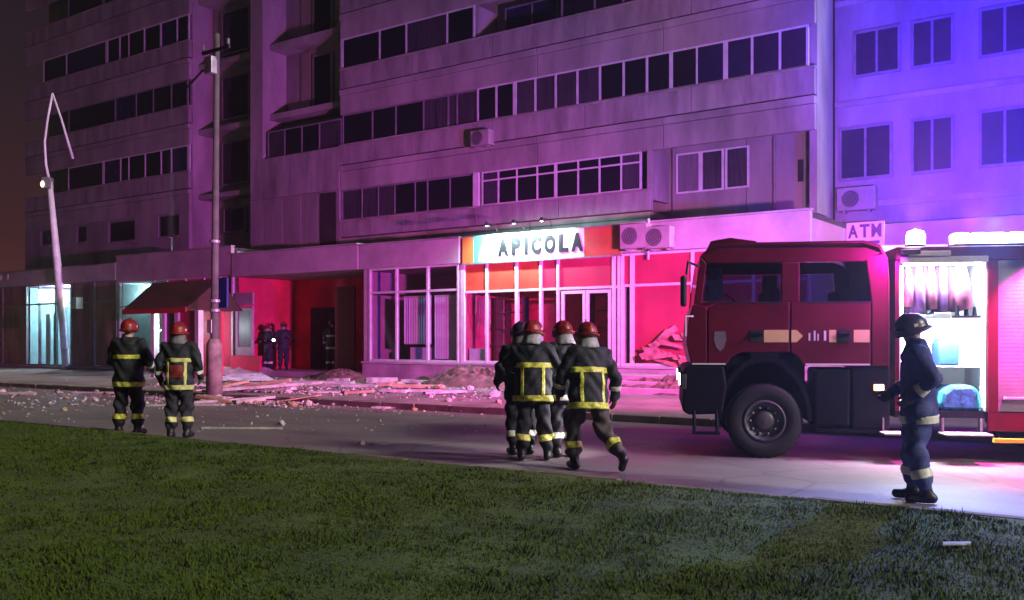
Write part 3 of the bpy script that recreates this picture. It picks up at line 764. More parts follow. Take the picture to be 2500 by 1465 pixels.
# glazed door at its left, with a pale sign above
q0, q1 = P(580, 622)
dz0, dz1 = ZH(600, 868, D), ZH(600, 748, D)
dr = MB().box(q0, q0 + .12, YF - .1, YF - .02, dz0, dz1).box(q1 - .12, q1, YF - .1, YF - .02, dz0, dz1).box(q0 + .12, q1 - .12, YF - .099, YF - .021, dz0, dz0 + .3).box(q0 + .12, q1 - .12, YF - .099, YF - .021, dz1 - .15, dz1)
do = dr.build('door', M_fascia, t, bevel=.01)
box('pane', (q0 + .121, q1 - .121, YF - .06, YF - .05, dz0 + .301, dz1 - .151), M_pane4, do)
box('door_base', (q0 - .2, P(640)[0], YF - .12, YF - .0, FZ + .003, dz0 - .004), M_redwall, t)
box('door_sign', (q0, q1, YF - .1, YF - .02, dz1 + .06, dz1 + .06 + .42), M_fascia, t)
# ---- left shops: lit shop behind the kiosk, long shop with lit doorway
t = street_thing('teal_shop', 'lit shop with pale teal walls behind the kiosk awning', 'shop')
s0, s1 = P(291, 572)
zt2, zb2 = ZH(400, 618, D), ZH(400, 682, D)
shop_shell(t, s0, s1 - .004, inside=M_teal, floor_z=.5, ft=zt2, fb=zb2, back=-.3)
fascia(t, s0, s1 - .01, z0=zb2, z1=zt2, m=M_fascia)
front(t, P(294, 378, 410, 455, 500, 540) + [s1 - .06], z0=.5, z1=zb2, tr=2.9, pw=.09, mats={2: M_redpan, 3: M_redwall, 4: M_redpan, 5: M_redwall}, up={2: M_redwall, 3: M_redwall, 4: M_redwall, 5: M_redwall})
M_tube = emit('fluorescent_tube', (0.62, 0.95, 0.97), 9)
for px in (318, 350):
    a = S(px, 1.4)
    box('tube_light', (a - .6, a + .6, -1.45, -1.33, zb2 - .16, zb2 - .1), M_tube, t)
    lamp('tube_glow', 'POINT', 900, (0.62, 0.95, 0.97), t, (a, -1.4, zb2 - .5), .25)
t = street_thing('doorway_shop', 'long dim shop with one brightly lit glass doorway', 'shop')
s0, s1 = P(-320, 288)
zt3, zb3 = ZH(150, 656, D), ZH(150, 692, D)
shop_shell(t, s0, s1, floor_z=.42, ft=zt3, fb=zb3, back=.4)
fascia(t, s0, s1, z0=zb3, z1=zt3)
M_dim = mat('grimy_shop_panel', (0.24, 0.12, 0.13), 0.6, var=0.3, scale=1.2, stretch=(1, 1, .4))
M_dim2 = mat('grimy_brown_panel', (0.26, 0.17, 0.12), 0.7, var=0.3, scale=1.2, stretch=(1, 1, .4))
front(t, P(-318, -200, -90, 8, 66, 98, 138, 176, 232, 286), z0=.42, z1=zb3, tr=ZH(120, 742, D), pw=.09, post=M_postdk,
      mats={0: M_dim, 1: M_dim, 2: M_dim, 3: M_dim2, 4: M_glass, 5: M_glass, 6: M_glass, 7: M_dim, 8: M_dim2}, up={0: M_dim, 1: M_dim, 2: M_dim, 3: M_dim, 7: M_dim, 8: M_dim})
q0, q1 = P(64, 180)
bx_ = MB().box(q0 + .1, q0 + .16, YF + .1, YF + 1.9, .43, zb3 - .1).box(q1 - .16, q1 - .1, YF + .1, YF + 1.9, .43, zb3 - .1).box(q0 + .16, q1 - .16, YF + 1.8, YF + 1.88, .43, zb3 - .1)
bx_.build('lobby_wall', M_teal, t)
M_lbox = emit('lit_transom_box', (1.0, 0.98, 0.80), 1.6)
qa, qb = P(100, 136)
box('lit_transom', (qa + .05, qb - .02, YF - .14, YF - .062, ZH(120, 738, D), ZH(120, 706, D)), M_lbox, t)
qa, qb = P(158, 172)
box('lit_side_box', (qa, qb, YF - .14, YF - .062, ZH(165, 748, D), ZH(165, 708, D)), M_lbox, t)
box('door_curtain', (S(112, 2.2), S(122, 2.2), YF + .3, YF + .34, .45, 2.7), M_white, t)
box('door_curtain', (S(124, 2.2), S(134, 2.2), YF + .42, YF + .46, .45, 2.7), mat('teal_curtain', (0.06, 0.35, 0.40), 0.8), t)
lamp('lobby_glow', 'POINT', 520, (0.55, 0.94, 1.0), t, ((q0 + q1) / 2, YF + .9, zb3 - .6), .2)
box('bracket_sign', (S(183, D + .3), S(197, D + .3), YF - .5, YF - .2, ZH(190, 755, D), ZH(190, 728, D)), mat('pale_blue_board', (0.45, 0.62, 0.72), 0.6), t, bevel=.01)
M_ivory = mat('ivory_letter', (0.85, 0.8, 0.75), 0.5)
for px in (2, 19):
    a = S(px, D + .14); box('letter', (a - .06, a + .06, YF - .16, YF - .132, ZH(10, 684, D), ZH(10, 672, D)), M_ivory, t)
for px in (50, 62):
    g0, s_, d_ = ground(px, 893)
    o = street_thing('bollard', 'thin pale bollard nearer the lit doorway' if px == 62 else 'thin dark bollard left of the pale one', 'bollard', None, s_, d_, .26)
    MB().lathe_z((0, 0, 0), [(0.0, 0), (.05, 0), (.05, .8), (.035, .86), (0, .87)], 12).build('post', M_white if px == 62 else M_black, o, smooth=False)
# litter bins standing by the leaning pole
for px, py, sc_, lb in ((205, 895, 1.0, 'dark rubbish bin right of the leaning pole'), (150, 893, .85, 'dark low bin left of the leaning pole base')):
    g0, s_, d_ = ground(px, py)
    o = street_thing('rubbish_bin', lb, 'bin', None, s_, d_, g0.z)
    MB().lathe_z((0, 0, 0), [(0, .02), (.26 * sc_, .02), (.33 * sc_, .8 * sc_), (.35 * sc_, .82 * sc_), (.35 * sc_, .87 * sc_), (.3 * sc_, .87 * sc_)], 16).build('drum', M_black, o)
    MB().lathe_z((0, 0, .875 * sc_), [(.36 * sc_, 0), (.34 * sc_, .05), (.15 * sc_, .1), (0, .11)], 16).build('lid', M_black, o)
# ---- kiosk with a hipped awning
M_awn = mat('dark_red_awning', (0.055, 0.008, 0.014), 0.7, var=0.2, scale=1.5, bump=.2, bscale=8)
M_awnr = mat('red_awning_trim', (0.50, 0.015, 0.04), 0.6)
KD = 4.6
k0, k1 = S(318, KD), S(572, KD)
t = street_thing('kiosk', 'red street kiosk under a dark hipped awning beside the concrete pole', 'kiosk')
ez = ZH(430, 753, KD + .5); rz = ZH(480, 686, KD - .8)
ya, yb = -(KD + .55), -(D + .35)
e0, e1 = S(303, KD + .5), S(592, D + .35)
r0, r1 = S(385, KD - .8), S(548, KD - .8); yr = (ya + yb) / 2
v = [(e0, ya, ez), (e1, ya, ez), (e1, yb, ez), (e0, yb, ez), (r0, yr, rz), (r1, yr, rz)]
v2 = [(x, y, z - .05) for x, y, z in v]
MB().add(v + v2, [(0, 1, 5, 4), (1, 2, 5), (2, 3, 4, 5), (3, 0, 4), (6, 10, 11, 7), (7, 11, 8), (8, 11, 10, 9), (9, 10, 6), (0, 6, 7, 1), (1, 7, 8, 2), (2, 8, 9, 3), (3, 9, 6, 0)]).build('awning', M_awn, t, fix=True)
box('awning_trim', (e0, S(470, KD), ya - .03, ya - .002, ez - .16, ez + .01), M_awnr, t)
box('awning_trim', (S(471, KD), e1, ya - .03, ya - .002, ez - .14, ez + .04), M_awnr, t)
for px in (378, 404, 436, 486):
    a = S(px, KD); MB().box(a - .10, a + .10, -KD - .1, -KD + .1, .2, ez - .06).build('post', M_white if px < 410 else M_alu, t)
for a, c in ((404, 436), (436, 486)):
    box('lower_panel', (S(a, KD) + .102, S(c, KD) - .102, -KD - .04, -KD + .04, .2, 1.05), M_redpan, t)
    box('window_panel', (S(a, KD) + .102, S(c, KD) - .102, -KD - .012, -KD + .012, 1.06, ez - .07), M_redpan if a != 404 else M_pane2, t)
box('counter', (S(410, KD), S(486, KD), -KD - .25, -KD - .101, 1.0, 1.06), M_alu, t)
box('rear_wall', (S(440, KD), S(486, KD), -KD + .9, -KD + 1.0, .2, ez - .06), M_redwall, t)
box('side_board', (S(541, KD + .3), S(579, KD + .3), -(KD + .62) - .08, -(KD + .62), ZH(560, 752, KD + .6), ZH(560, 678, KD + .6)), M_navy, t, bevel=.02)
M_kl = emit('kiosk_tube', (0.72, 0.93, 1.0), 6)
box('tube_light', (S(384, KD), S(400, KD), -KD + .06, -KD + .12, ez - .75, ez - .69), M_kl, t)
lamp('kiosk_glow', 'POINT', 120, (0.75, 0.92, 1.0), t, (S(392, KD), -KD + .5, ez - .6), .12)

# ------------------------------------------------------------------ poles
g0, s_, d_ = ground(523, 957)
M_foot = mat('footing_concrete', (0.24, 0.19, 0.175), .9, var=.25, scale=4, bump=.4)
t = street_thing('utility_pole', 'upright concrete street pole standing in front of the kiosk', 'pole', None, s_, d_, g0.z - .02)
ht = 9.55
MB().tube([(0, 0, 0), (0, 0, .55), (0, 0, 1.5), (.12, 0, ht)], [.19, .18, .105, .065], 14).build('shaft', M_conc, t, smooth=True)
MB().tube([(0, 0, 0), (0, 0, 1.45), (0, 0, 1.6)], [.215, .20, .13], 12).build('footing', M_foot, t, smooth=True)
pb = MB()
for zz in (2.3, 2.55, 4.1): pb.lathe_z((.02, 0, zz), [(.12, 0), (.135, .01), (.135, .07), (.12, .08)], 14)
pb.build('steel_band', M_steel, t)
box('cross_arm', (-.35, .75, -.13, -.07, ht - .5, ht - .42), M_black, t)
for x in (-.3, .7): MB().lathe_z((x, -.10, ht - .40), [(.0, 0), (.03, 0), (.05, .05), (.03, .09), (.05, .13), (0, .17)], 10).build('insulator', M_postdk, t)
MB().tube([(.1, 0, ht - 1.0), (-.35, -.1, ht - .9), (-.9, -.2, ht - 1.3)], .03).build('lamp_arm', M_black, t)
box('junction_box', (-.02, .28, -.3, -.11, ht - 1.1, ht - .65), M_steel, t, bevel=.02)
box('notice', (-.10, .08, -.15, -.135, 1.75, 2.1), M_white, t)
# leaning lamp post with its broken arm
g0, s_, d_ = ground(164, 901)
Zp = g0.y
t = empty('leaning_lamp_post', loc=g0 - Vector((0, 0, .03))); tag(t, 'pale lamp post leaning left with its snapped arm folded down', 'lamp post')
M_ppaint = mat('pale_post_paint', (0.82, 0.76, 0.86), 0.5, var=.1)
def pp(px, py): return ((px - 164) / FPX * Zp, 0, (HY - py) / FPX * Zp + EYE - g0.z)
MB().tube([pp(164, 903), pp(155, 790), pp(136, 600), pp(121, 440)], [.19, .18, .15, .11], 12).build('shaft', M_ppaint, t, smooth=True)
MB().tube([pp(164.6, 903.3), pp(161.3, 850)], [.198, .193], 12).build('white_base', M_white, t, smooth=True)
MB().tube([pp(121, 445), pp(112, 400), pp(109, 345), pp(116, 290), pp(128, 228)], [.07, .055, .05, .05, .05], 8).build('bent_arm', M_ppaint, t, smooth=True)
MB().tube([pp(128, 226), pp(150, 290), pp(178, 386)], [.045, .05, .06], 8).build('folded_arm', M_ppaint, t, smooth=True)
bxp = pp(118, 448)
MB().box(bxp[0] - .22, bxp[0] + .16, -.16, .16, bxp[2] - .2, bxp[2] + .28).build('fuse_box', M_steel, t, bevel=.02)
lp = pp(108, 450)
MB().lathe_z((lp[0], -.14, lp[2]), [(0, -.14), (.07, -.08), (.09, .02), (.05, .14), (0, .16)], 12).build('small_lamp', emit('warm_small_lamp', (1.0, 0.72, 0.42), 3.0), t, smooth=True)
# ------------------------------------------------------------------ fire truck
M_tred  = mat('truck_red_paint', (0.105, 0.003, 0.016), 0.42, var=0.16, scale=1.5, coat=.12, spec=.2)
M_tdark = mat('truck_chassis_black', (0.004, 0.004, 0.009), 0.6, var=0.2, scale=4, bump=.1, spec=.15)
M_rub   = mat('tyre_rubber', (0.006, 0.006, 0.009), 0.75, var=0.15, bump=.2)
M_rim   = mat('wheel_rim_paint', (0.07, 0.065, 0.075), 0.5, 0.2, var=0.2, scale=8)
M_tglass = glass('truck_glass', (0.42, 0.45, 0.55), .05)
M_stripe = mat('yellow_reflector', (0.70, 0.52, 0.22), 0.4, var=.06)
M_twhite = mat('white_reflector', (0.7, 0.68, 0.66), 0.4, var=.05)
M_emb   = mat('silver_emblem', (0.30, 0.24, 0.30), 0.35, .5, var=.1)
M_seat  = mat('seat_cloth', (0.03, 0.03, 0.04), 0.9)
M_cwhite = mat('locker_white', (0.78, 0.80, 0.82), 0.5, var=.05)
M_shut  = mat('roller_shutter', (0.42, 0.40, 0.44), 0.4, .35, var=.08)
TB = R(9.0)
truck = tag(empty('fire_truck', loc=(2.27, 12.45, 0), rz=-TB), 'dark red fire truck with double cab and open lit locker', 'fire truck')
TW = 2.42
def tp(name, poly, y0, y1, m, parent=None, bevel=.014):
    return MB().prism_y(poly, y0, y1).build(name, m, parent or truck, bevel=bevel)
# cab sides: pillars, rails and doors round real window openings
DB = [(.55, 1.22), (.60, 1.32), (.74, 1.385), (1.355, 1.39)]
for y0, y1 in ((0, .05), (TW - .05, TW)):
    near = y0 == 0
    tp('front_wing', [(.10, 1.22), (.035, 1.50), (.06, 1.80), (.12, 2.02), (.30, 1.99), (.30, 1.22)], y0, y1, M_tred)
    d1 = tp('door', [(.312, 1.22)] + DB + [(1.355, 2.04), (.44, 2.04), (.312, 1.98)], y0, y1, M_tred)
    d2 = tp('door', [(1.368, 1.385), (1.46, 1.33), (1.53, 1.22), (2.36, 1.22), (2.36, 2.04), (1.368, 2.04)], y0, y1, M_tred)
    tp('rear_corner', [(2.372, 1.22), (2.58, 1.22), (2.58, 2.40), (2.54, 2.66), (2.30, 2.62), (2.372, 2.04)], y0, y1, M_tred)
    tp('windscreen_pillar', [(.13, 2.025), (.305, 1.995), (.436, 2.043), (.235, 2.05), (.298, 2.556), (.215, 2.66)], y0, y1, M_tred)
    tp('pillar', [(1.25, 2.045), (1.48, 2.045), (1.48, 2.555), (1.25, 2.555)], y0, y1, M_tred)
    tp('roof_rail', [(.222, 2.665), (.30, 2.562), (2.28, 2.56), (2.49, 2.665), (2.30, 2.74), (.38, 2.76)], y0, y1, M_tred)
    ym = (y0 + y1) / 2
    MB().prism_y([(.30, 2.05), (1.248, 2.05), (1.248, 2.556), (.302, 2.556), (.24, 2.06)], ym - .004, ym + .004).build('side_window', M_tglass, truck)
    MB().prism_y([(1.482, 2.046), (2.37, 2.046), (2.30, 2.556), (1.482, 2.556)], ym - .004, ym + .004).build('side_window', M_tglass, truck)
    if near:
        for q in ([(.30, 2.03), (1.25, 2.03), (1.25, 2.047), (.30, 2.047)], [(1.48, 2.03), (2.37, 2.03), (2.37, 2.047), (1.48, 2.047)]):
            MB().prism_y(q, -.006, -.0005).build('window_seal', M_black, truck)
        # handles, reflective marks, badge
        for dd_, hx in ((d1, .86), (d2, 1.95)):
            MB().prism_y([(hx, 1.53), (hx + .16, 1.53), (hx + .16, 1.68), (hx, 1.68)], -.012, -.001).build('handle_recess', M_black, dd_)
            box('handle', (hx + .01, hx + .15, -.045, -.013, 1.61, 1.645), M_tdark, dd_, bevel=.01)
        MB().prism_y([(1.03, 1.52), (1.34, 1.52), (1.34, 1.68), (1.03, 1.68)], -.005, -.001).build('reflective_mark', M_stripe, d1)
        MB().prism_y([(1.374, 1.52), (1.44, 1.52), (1.52, 1.60), (1.44, 1.68), (1.374, 1.68)], -.005, -.001).build('reflective_mark', M_stripe, d2)
        for x_, w_, h_ in ((1.59, .022, .10), (1.655, .022, .13), (1.70, .018, .09), (1.78, .030, .13)):
            MB().prism_y([(x_, 1.54), (x_ + w_, 1.54), (x_ + w_, 1.54 + h_), (x_, 1.54 + h_)], -.005, -.001).build('white_mark', M_twhite, d2)
        MB().prism_y([(1.845, 1.52), (1.935, 1.52), (1.935, 1.68), (1.845, 1.68)], -.005, -.001).build('reflective_mark', M_stripe, d2)
        MB().prism_y([(2.15, 1.52), (2.345, 1.52), (2.345, 1.68), (2.15, 1.68)], -.005, -.001).build('reflective_mark', M_stripe, d2)
        sh = [(.40, 1.66), (.54, 1.66), (.55, 1.55), (.52, 1.45), (.47, 1.40), (.42, 1.45), (.39, 1.55)]
        MB().prism_y(sh, -.006, -.001).build('shield_emblem', M_emb, d1)
        for x0, x1 in ((.11, .54), (1.55, 2.35)):
            box('trim_line', (x0, x1, -.008, -.0008, 1.225, 1.245), M_twhite, truck)
prof = [(.215, 2.66), (.36, 2.80), (.60, 2.825), (2.28, 2.83), (2.48, 2.77), (2.57, 2.6), (2.59, 2.3), (2.59, 1.22)]
rf = []
for i, (x, z) in enumerate(prof):
    rf.append((x, z))
inner = [(x - (.0 if i < 1 else .03), z - .035) for i, (x, z) in enumerate(prof)]
MB().prism_y(rf + inner[::-1], -.004, TW + .004).build('roof', M_tred, truck, bevel=.03)
box('hatch', (.62, 1.15, .55, 1.85, 2.815, 2.86), M_tred, truck, bevel=.02)
MB().prism_y([(.30, 2.72), (.36, 2.88), (.62, 2.92), (.95, 2.87), (1.0, 2.825), (.55, 2.80)], .25, 2.15).build('roof_deflector', M_tred, truck, bevel=.03)
tp('front_panel', [(.10, 1.22), (.035, 1.50), (.06, 1.80), (.115, 2.01), (.155, 2.01), (.10, 1.80), (.075, 1.50), (.14, 1.22)], .051, TW - .051, M_tred)
MB().prism_y([(.14, 2.02), (.215, 2.655), (.222, 2.653), (.147, 2.017)], .052, TW - .052).build('windscreen', M_tglass, truck)
box('cab_floor', (.15, 2.55, .06, TW - .06, 1.22, 1.30), M_tdark, truck)
for x, y in ((.75, .35), (.75, 1.45), (1.75, .35), (1.75, 1.45)):
    so = MB().box(x, x + .45, y, y + .55, 1.31, 1.62).build('seat', M_seat, truck, bevel=.05)
    MB().box(x + .40, x + .53, y + .02, y + .53, 1.63, 2.26).build('backrest', M_seat, so, bevel=.05)
MB().lathe_y((.52, .62, 1.98), [(.20, -.012), (.215, 0), (.20, .012), (.19, 0), (.20, -.012)], 20).build('steering_wheel', M_black, truck).rotation_euler = (0, 0, 0)
MB().prism_y([(.27, 2.07), (.53, 2.09), (.50, 2.50), (.32, 2.51)], .16, .175).build('window_light_patch', mat('pale_light_patch', (0.42, 0.48, 0.45), .7, var=.3, scale=9), truck)  # added pale plate, its colour stands for the lit patch in the window
box('arch_filler', (.86, 1.22, .012, .5, 1.30, 1.386), M_tdark, truck)
box('dashboard', (.16, .42, .06, TW - .06, 1.55, 1.93), M_black, truck, bevel=.04)
# bumper, headlamp, mirror, step
MB().prism_y([(-.02, .62), (.0, 1.18), (.10, 1.21), (.52, 1.21), (.56, .95), (.50, .58), (.06, .56)], -.01, TW + .01).build('bumper', M_tdark, truck, bevel=.03)
M_head = emit('headlamp_lens', (1.0, 0.93, 0.95), 14)
for y in (.12, TW - .42):
    hl = box('headlight', (-.045, -.005, y, y + .30, .92, 1.13), M_black, truck, bevel=.01)
    box('lens', (-.058, -.046, y + .03, y + .27, .95, 1.10), M_head, hl)
box('corner_lamp', (-.03, .035, -.028, -.012, .90, 1.10), M_rim, truck, bevel=.008)
lamp('headlight_beam', 'SPOT', 260, (1.0, 0.92, 0.95), truck, (-.10, .27, 1.02), .05, spot=90, blend=.7, aim=(-1, .0, -.12))
st = MB()
for x in (.13, .42): st.tube([(x, -.02, .62), (x + .01, -.06, .33)], .022, 8)
st.tube([(.11, -.06, .33), (.46, -.06, .33)], .022, 8); st.box(.13, .44, -.09, .10, .315, .328)
st.build('step', M_tdark, truck)
ma = MB().tube([(.20, -.01, 2.52), (.05, -.22, 2.56), (.03, -.26, 2.40)], .018, 8).build('mirror_arm', M_black, truck)
MB().box(-.05, .03, -.36, -.18, 1.98, 2.38).build('mirror', M_black, ma, bevel=.03)
MB().tube([(.12, -.01, 1.86), (.02, -.09, 1.86), (.02, -.09, 1.60)], .014, 6).build('grab_rail', M_alu, truck)
# wheels
def wheel(x, y, sgn, rr=.49):
    w = empty('wheel', loc=None); w.parent = truck; w.location = (x, y, rr)
    pr = [(.27, -.13), (.30, -.155), (rr - .05, -.165), (rr - .008, -.13), (rr - .006, .13), (rr - .05, .165), (.30, .155), (.27, .13)]
    MB().lathe_y((0, 0, 0), pr, 40).build('tyre', M_rub, w, smooth=True)
    tr = MB()
    for i in range(30):
        a = 2 * math.pi * i / 30
        for y0, y1, da in ((-.13, -.02, 0), (.02, .13, .10)):
            c, s_ = math.cos(a + da), math.sin(a + da); tx, tz = -s_, c
            q = []
            for yy in (y0, y1):
                for rd in (rr - .012, rr + .001):
                    for tt in (-.028, .028): q.append((c * rd + tx * tt, yy, s_ * rd + tz * tt))
            tr.add(q, [(0, 1, 3, 2), (4, 6, 7, 5), (0, 4, 5, 1), (2, 3, 7, 6), (0, 2, 6, 4), (1, 5, 7, 3)])
    tr.build('tread', M_rub, w)
    f = -1
    MB().lathe_y((0, 0, 0), [(.275, f*.13), (.275, f*.155), (.245, f*.16), (.225, f*.10), (.13, f*.07), (.13, f*.12), (.09, f*.14), (0, f*.145)], 28).build('rim', M_rim, w, smooth=True)
    nb_ = MB()
    for i in range(10):
        a = 2 * math.pi * i / 10; nb_.lathe_y((.175 * math.cos(a), f*.095, .175 * math.sin(a)), [(0, f*.035), (.014, f*.03), (.014, 0)], 6)
    nb_.build('wheel_nuts', M_steel, w)
for y, sg_ in ((.19, -1), (TW - .19, 1)):
    wheel(1.04, y, sg_); wheel(4.95, y, sg_)
# wheel-arch and chassis
arch = [(1.04 + .60 * math.cos(a), .50 + .64 * math.sin(a) * 1.32) for a in [math.pi * i / 14 for i in range(15)]]
arch2 = [(1.04 + .54 * math.cos(a), .50 + .585 * math.sin(a) * 1.32) for a in [math.pi * i / 14 for i in range(15)]]
MB().prism_y(arch + arch2[::-1], .012, .52).build('mudguard', M_tdark, truck)
box('chassis', (.5, 6.8, .75, 1.70, .55, .95), M_tdark, truck)
box('axle', (.95, 1.13, .3, TW - .3, .42, .56), M_tdark, truck); box('axle', (4.86, 5.04, .3, TW - .3, .42, .56), M_tdark, truck)
box('arch_liner', (.46, 1.62, .53, .56, .6, 1.21), M_tdark, truck)
box('fuel_tank', (1.66, 2.12, .03, .62, .42, 1.19), M_tdark, truck, bevel=.04)
box('tool_box', (2.14, 2.60, .02, .62, .40, 1.20), M_tdark, truck, bevel=.02)
box('entry_step', (1.70, 2.5, -.01, .12, .36, .40), M_tdark, truck)
am = box('marker_lamp', (2.40, 2.52, -.012, .019, .90, .98), emit('amber_marker', (1.0, .50, .12), 5.0), truck, bevel=.006)
# locker body
BX0, BX1, BT = 2.66, 7.0, 2.74
box('body_roof', (BX0, BX1, 0, TW, 2.56, BT), M_tred, truck, bevel=.03)
box('body_floor', (BX0, BX1, .02, TW - .02, .56, .64), M_tdark, truck)
box('body_front', (BX0, BX0 + .05, .01, TW - .01, .642, 2.558), M_tred, truck)
box('far_side', (BX0 + .052, BX1, TW - .06, TW - .002, .642, 2.558), M_tred, truck)
box('tail_wall', (BX1 - .06, BX1 - .002, .01, TW - .062, .642, 2.558), M_tred, truck)
box('side_post', (3.77, 3.89, 0, .55, .642, 2.558), M_tred, truck); box('side_post', (5.40, 5.52, 0, .55, .642, 2.558), M_tred, truck); box('side_panel', (5.53, BX1 - .062, 0, .05, .642, 2.558), M_tred, truck)
box('side_skirt', (3.77, 4.30, .0, .06, .40, .638), M_tred, truck, bevel=.01)
# open locker, white inside, LED strips round its frame
lk = empty('open_locker'); lk.parent = truck
L0x, L1x = BX0 + .052, 3.768
box('locker_back', (L0x, L1x, .85, .88, .642, 2.556), M_cwhite, lk)
box('locker_side', (L0x, L0x + .02, .03, .849, .642, 2.556), M_cwhite, lk); box('locker_side', (L1x - .02, L1x, .03, .849, .642, 2.556), M_cwhite, lk)
box('shelf', (L0x + .021, L1x - .021, .06, .848, 1.80, 1.83), M_cwhite, lk); box('shelf', (L0x + .021, L1x - .021, .20, .848, 1.20, 1.22), M_cwhite, lk)
M_led = emit('locker_led', (0.86, 0.97, 1.0), 16)
box('led_strip', (L0x + .021, L0x + .05, .035, .06, .70, 2.5), M_led, lk); box('led_strip', (L1x - .05, L1x - .021, .035, .06, .70, 2.5), M_led, lk)
box('led_strip', (L0x + .06, L1x - .06, .035, .06, 2.50, 2.53), M_led, lk)
box('shutter_box', (L0x, L1x, -.03, .03, 2.53, 2.61), M_alu, lk, bevel=.01); box('shutter_box', (L0x + .1, L1x - .45, -.05, .02, 2.615, 2.68), M_alu, lk, bevel=.01)
lamp('locker_light', 'AREA', 110, (0.84, 0.95, 1.0), lk, ((L0x + L1x) / 2, .10, 2.48), .9, aim=(0, .35, -1), size_y=.05)
lamp('locker_light', 'AREA', 130, (0.84, 0.95, 1.0), lk, ((L0x + L1x) / 2, .10, 1.78), .9, aim=(0, .45, -1), size_y=.05)
lamp('locker_flood', 'AREA', 50, (0.80, 0.93, 1.0), lk, ((L0x + L1x) / 2, -.06, 2.50), .9, aim=(0, -.55, -1), size_y=.06)
# gear in the locker: hanging coats and hoses above, boxes and cans below (each could be lifted out)
def in_truck(name, label, cat, mb, m, group=None, **k):
    o = mb.build(name, m, **k); o.matrix_world = Matrix.Translation((2.27, 12.45, 0)) @ Matrix.Rotation(-TB, 4, 'Z'); return tag(o, label, cat, group)
M_hose = mat('folded_hose_cloth', (0.42, 0.10, 0.22), 0.8, var=.25, scale=6)
M_hose2 = mat('violet_hose_cloth', (0.20, 0.06, 0.26), 0.8, var=.25, scale=6)
for i, (x, w, z0) in enumerate(((2.86, .10, 1.98), (2.99, .13, 1.90), (3.14, .12, 1.95), (3.28, .10, 1.86), (3.50, .22, 1.94))):
    mb = MB(); n = 6
    for j in range(4): mb.tube([(x + .03 * math.sin(j * 2.1), .18 + .09 * j, 2.52), (x + .02, .2 + .09 * j, (z0 + 2.5) / 2), (x - .01 + w * .3 * math.cos(j), .18 + .09 * j, z0)], [w * .25, w * .5, w * .42], 8)
    in_truck('hanging_hose', ['folded pink hose hanging leftmost in the lit locker', 'violet hose bundle hanging second in the lit locker', 'pink hose bundle hanging in the middle of the locker top', 'narrow violet hose hanging beside the middle bundle', 'wide pink violet bundle hanging at the locker top right'][i], 'hose', mb, M_hose if i % 2 == 0 else M_hose2, 'hoses hanging in the locker', smooth=True)
mb = MB().box(3.16, 3.36, .10, .4, 1.832, 1.90).box(3.0, 3.15, .12, .4, 1.832, 1.87)
in_truck('tool_tray', 'flat dark tool tray lying on the locker shelf', 'tool tray', mb, M_steel, bevel=.01)
mb = MB().prism_y([(3.26, 1.222), (3.50, 1.222), (3.52, 1.52), (3.44, 1.58), (3.30, 1.58), (3.25, 1.5)], .25, .6)
in_truck('equipment_case', 'blue equipment case standing on the middle locker shelf', 'case', mb, mat('blue_case_plastic', (0.02, 0.07, 0.32), .5), bevel=.02)
mb = MB().prism_y([(3.24, .643), (3.70, .643), (3.74, .74), (3.70, .90), (3.60, .98), (3.36, .97), (3.25, .88), (3.21, .74)], .06, .5)
in_truck('gear_bag', 'teal blue gear bag at the bottom right of the locker', 'bag', mb, mat('teal_bag_cloth', (0.02, 0.22, 0.36), .8, var=.3, scale=8, bump=.8, bscale=10), bevel=.05)
for i, (x, lb_) in enumerate(((2.86, 'steel air cylinder on the locker shelf, left one'), (2.99, 'steel air cylinder on the locker shelf, right one'))):
    in_truck('air_cylinder', lb_, 'cylinder', MB().lathe_z((x, .36, 1.223), [(0, 0), (.055, 0), (.06, .03), (.06, .36), (.045, .42), (.015, .44), (.015, .50), (0, .50)], 14), M_steel, 'air cylinders in the locker', smooth=True)
in_truck('nozzle_rack', 'row of short dark nozzles on the upper locker shelf', 'nozzle rack', MB().box(3.40, 3.72, .12, .2, 1.832, 1.86).tube([(3.45, .16, 1.862), (3.45, .16, 1.99)], [.03, .018], 8).tube([(3.56, .16, 1.862), (3.56, .16, 2.02)], [.03, .02], 8).tube([(3.66, .16, 1.862), (3.66, .16, 1.97)], [.03, .018], 8), M_tdark)
mb = MB().box(2.76, 3.12, .1, .5, .643, .86)
in_truck('canister', 'dark blue canister at the bottom left of the locker', 'canister', mb, mat('navy_canister', (0.012, 0.05, 0.22), .5), bevel=.04)
# next locker with its shutter down, steps, stripe
sh = MB(); nS = 40
for i in range(nS):
    z = .65 + i * (1.90 / nS); sh.prism_y([(3.892, z), (5.398, z), (5.398, z + .044), (3.892, z + .044)], .012, .026).box(3.892, 5.398, .020, .03, z + .044, z + .0475)
sh.build('roller_shutter', M_shut, truck)
box('shutter_handle', (3.95, 4.6, -.03, .011, .80, .835), M_alu, truck, bevel=.008)
box('lower_rail', (3.80, 5.2, -.14, -.06, .27, .32), mat('yellow_stripe', (0.75, 0.60, 0.05), .4), truck)
for x0, x1 in ((2.46, 2.86), (3.18, 3.74)):
    so = box('fold_step', (x0, x1, -.30, .04, .36, .385), M_alu, truck, bevel=.008)
    for xx in (x0 + .04, x1 - .06): box('step_strut', (xx, xx + .02, -.02, .10, .386, .555), M_steel, so)
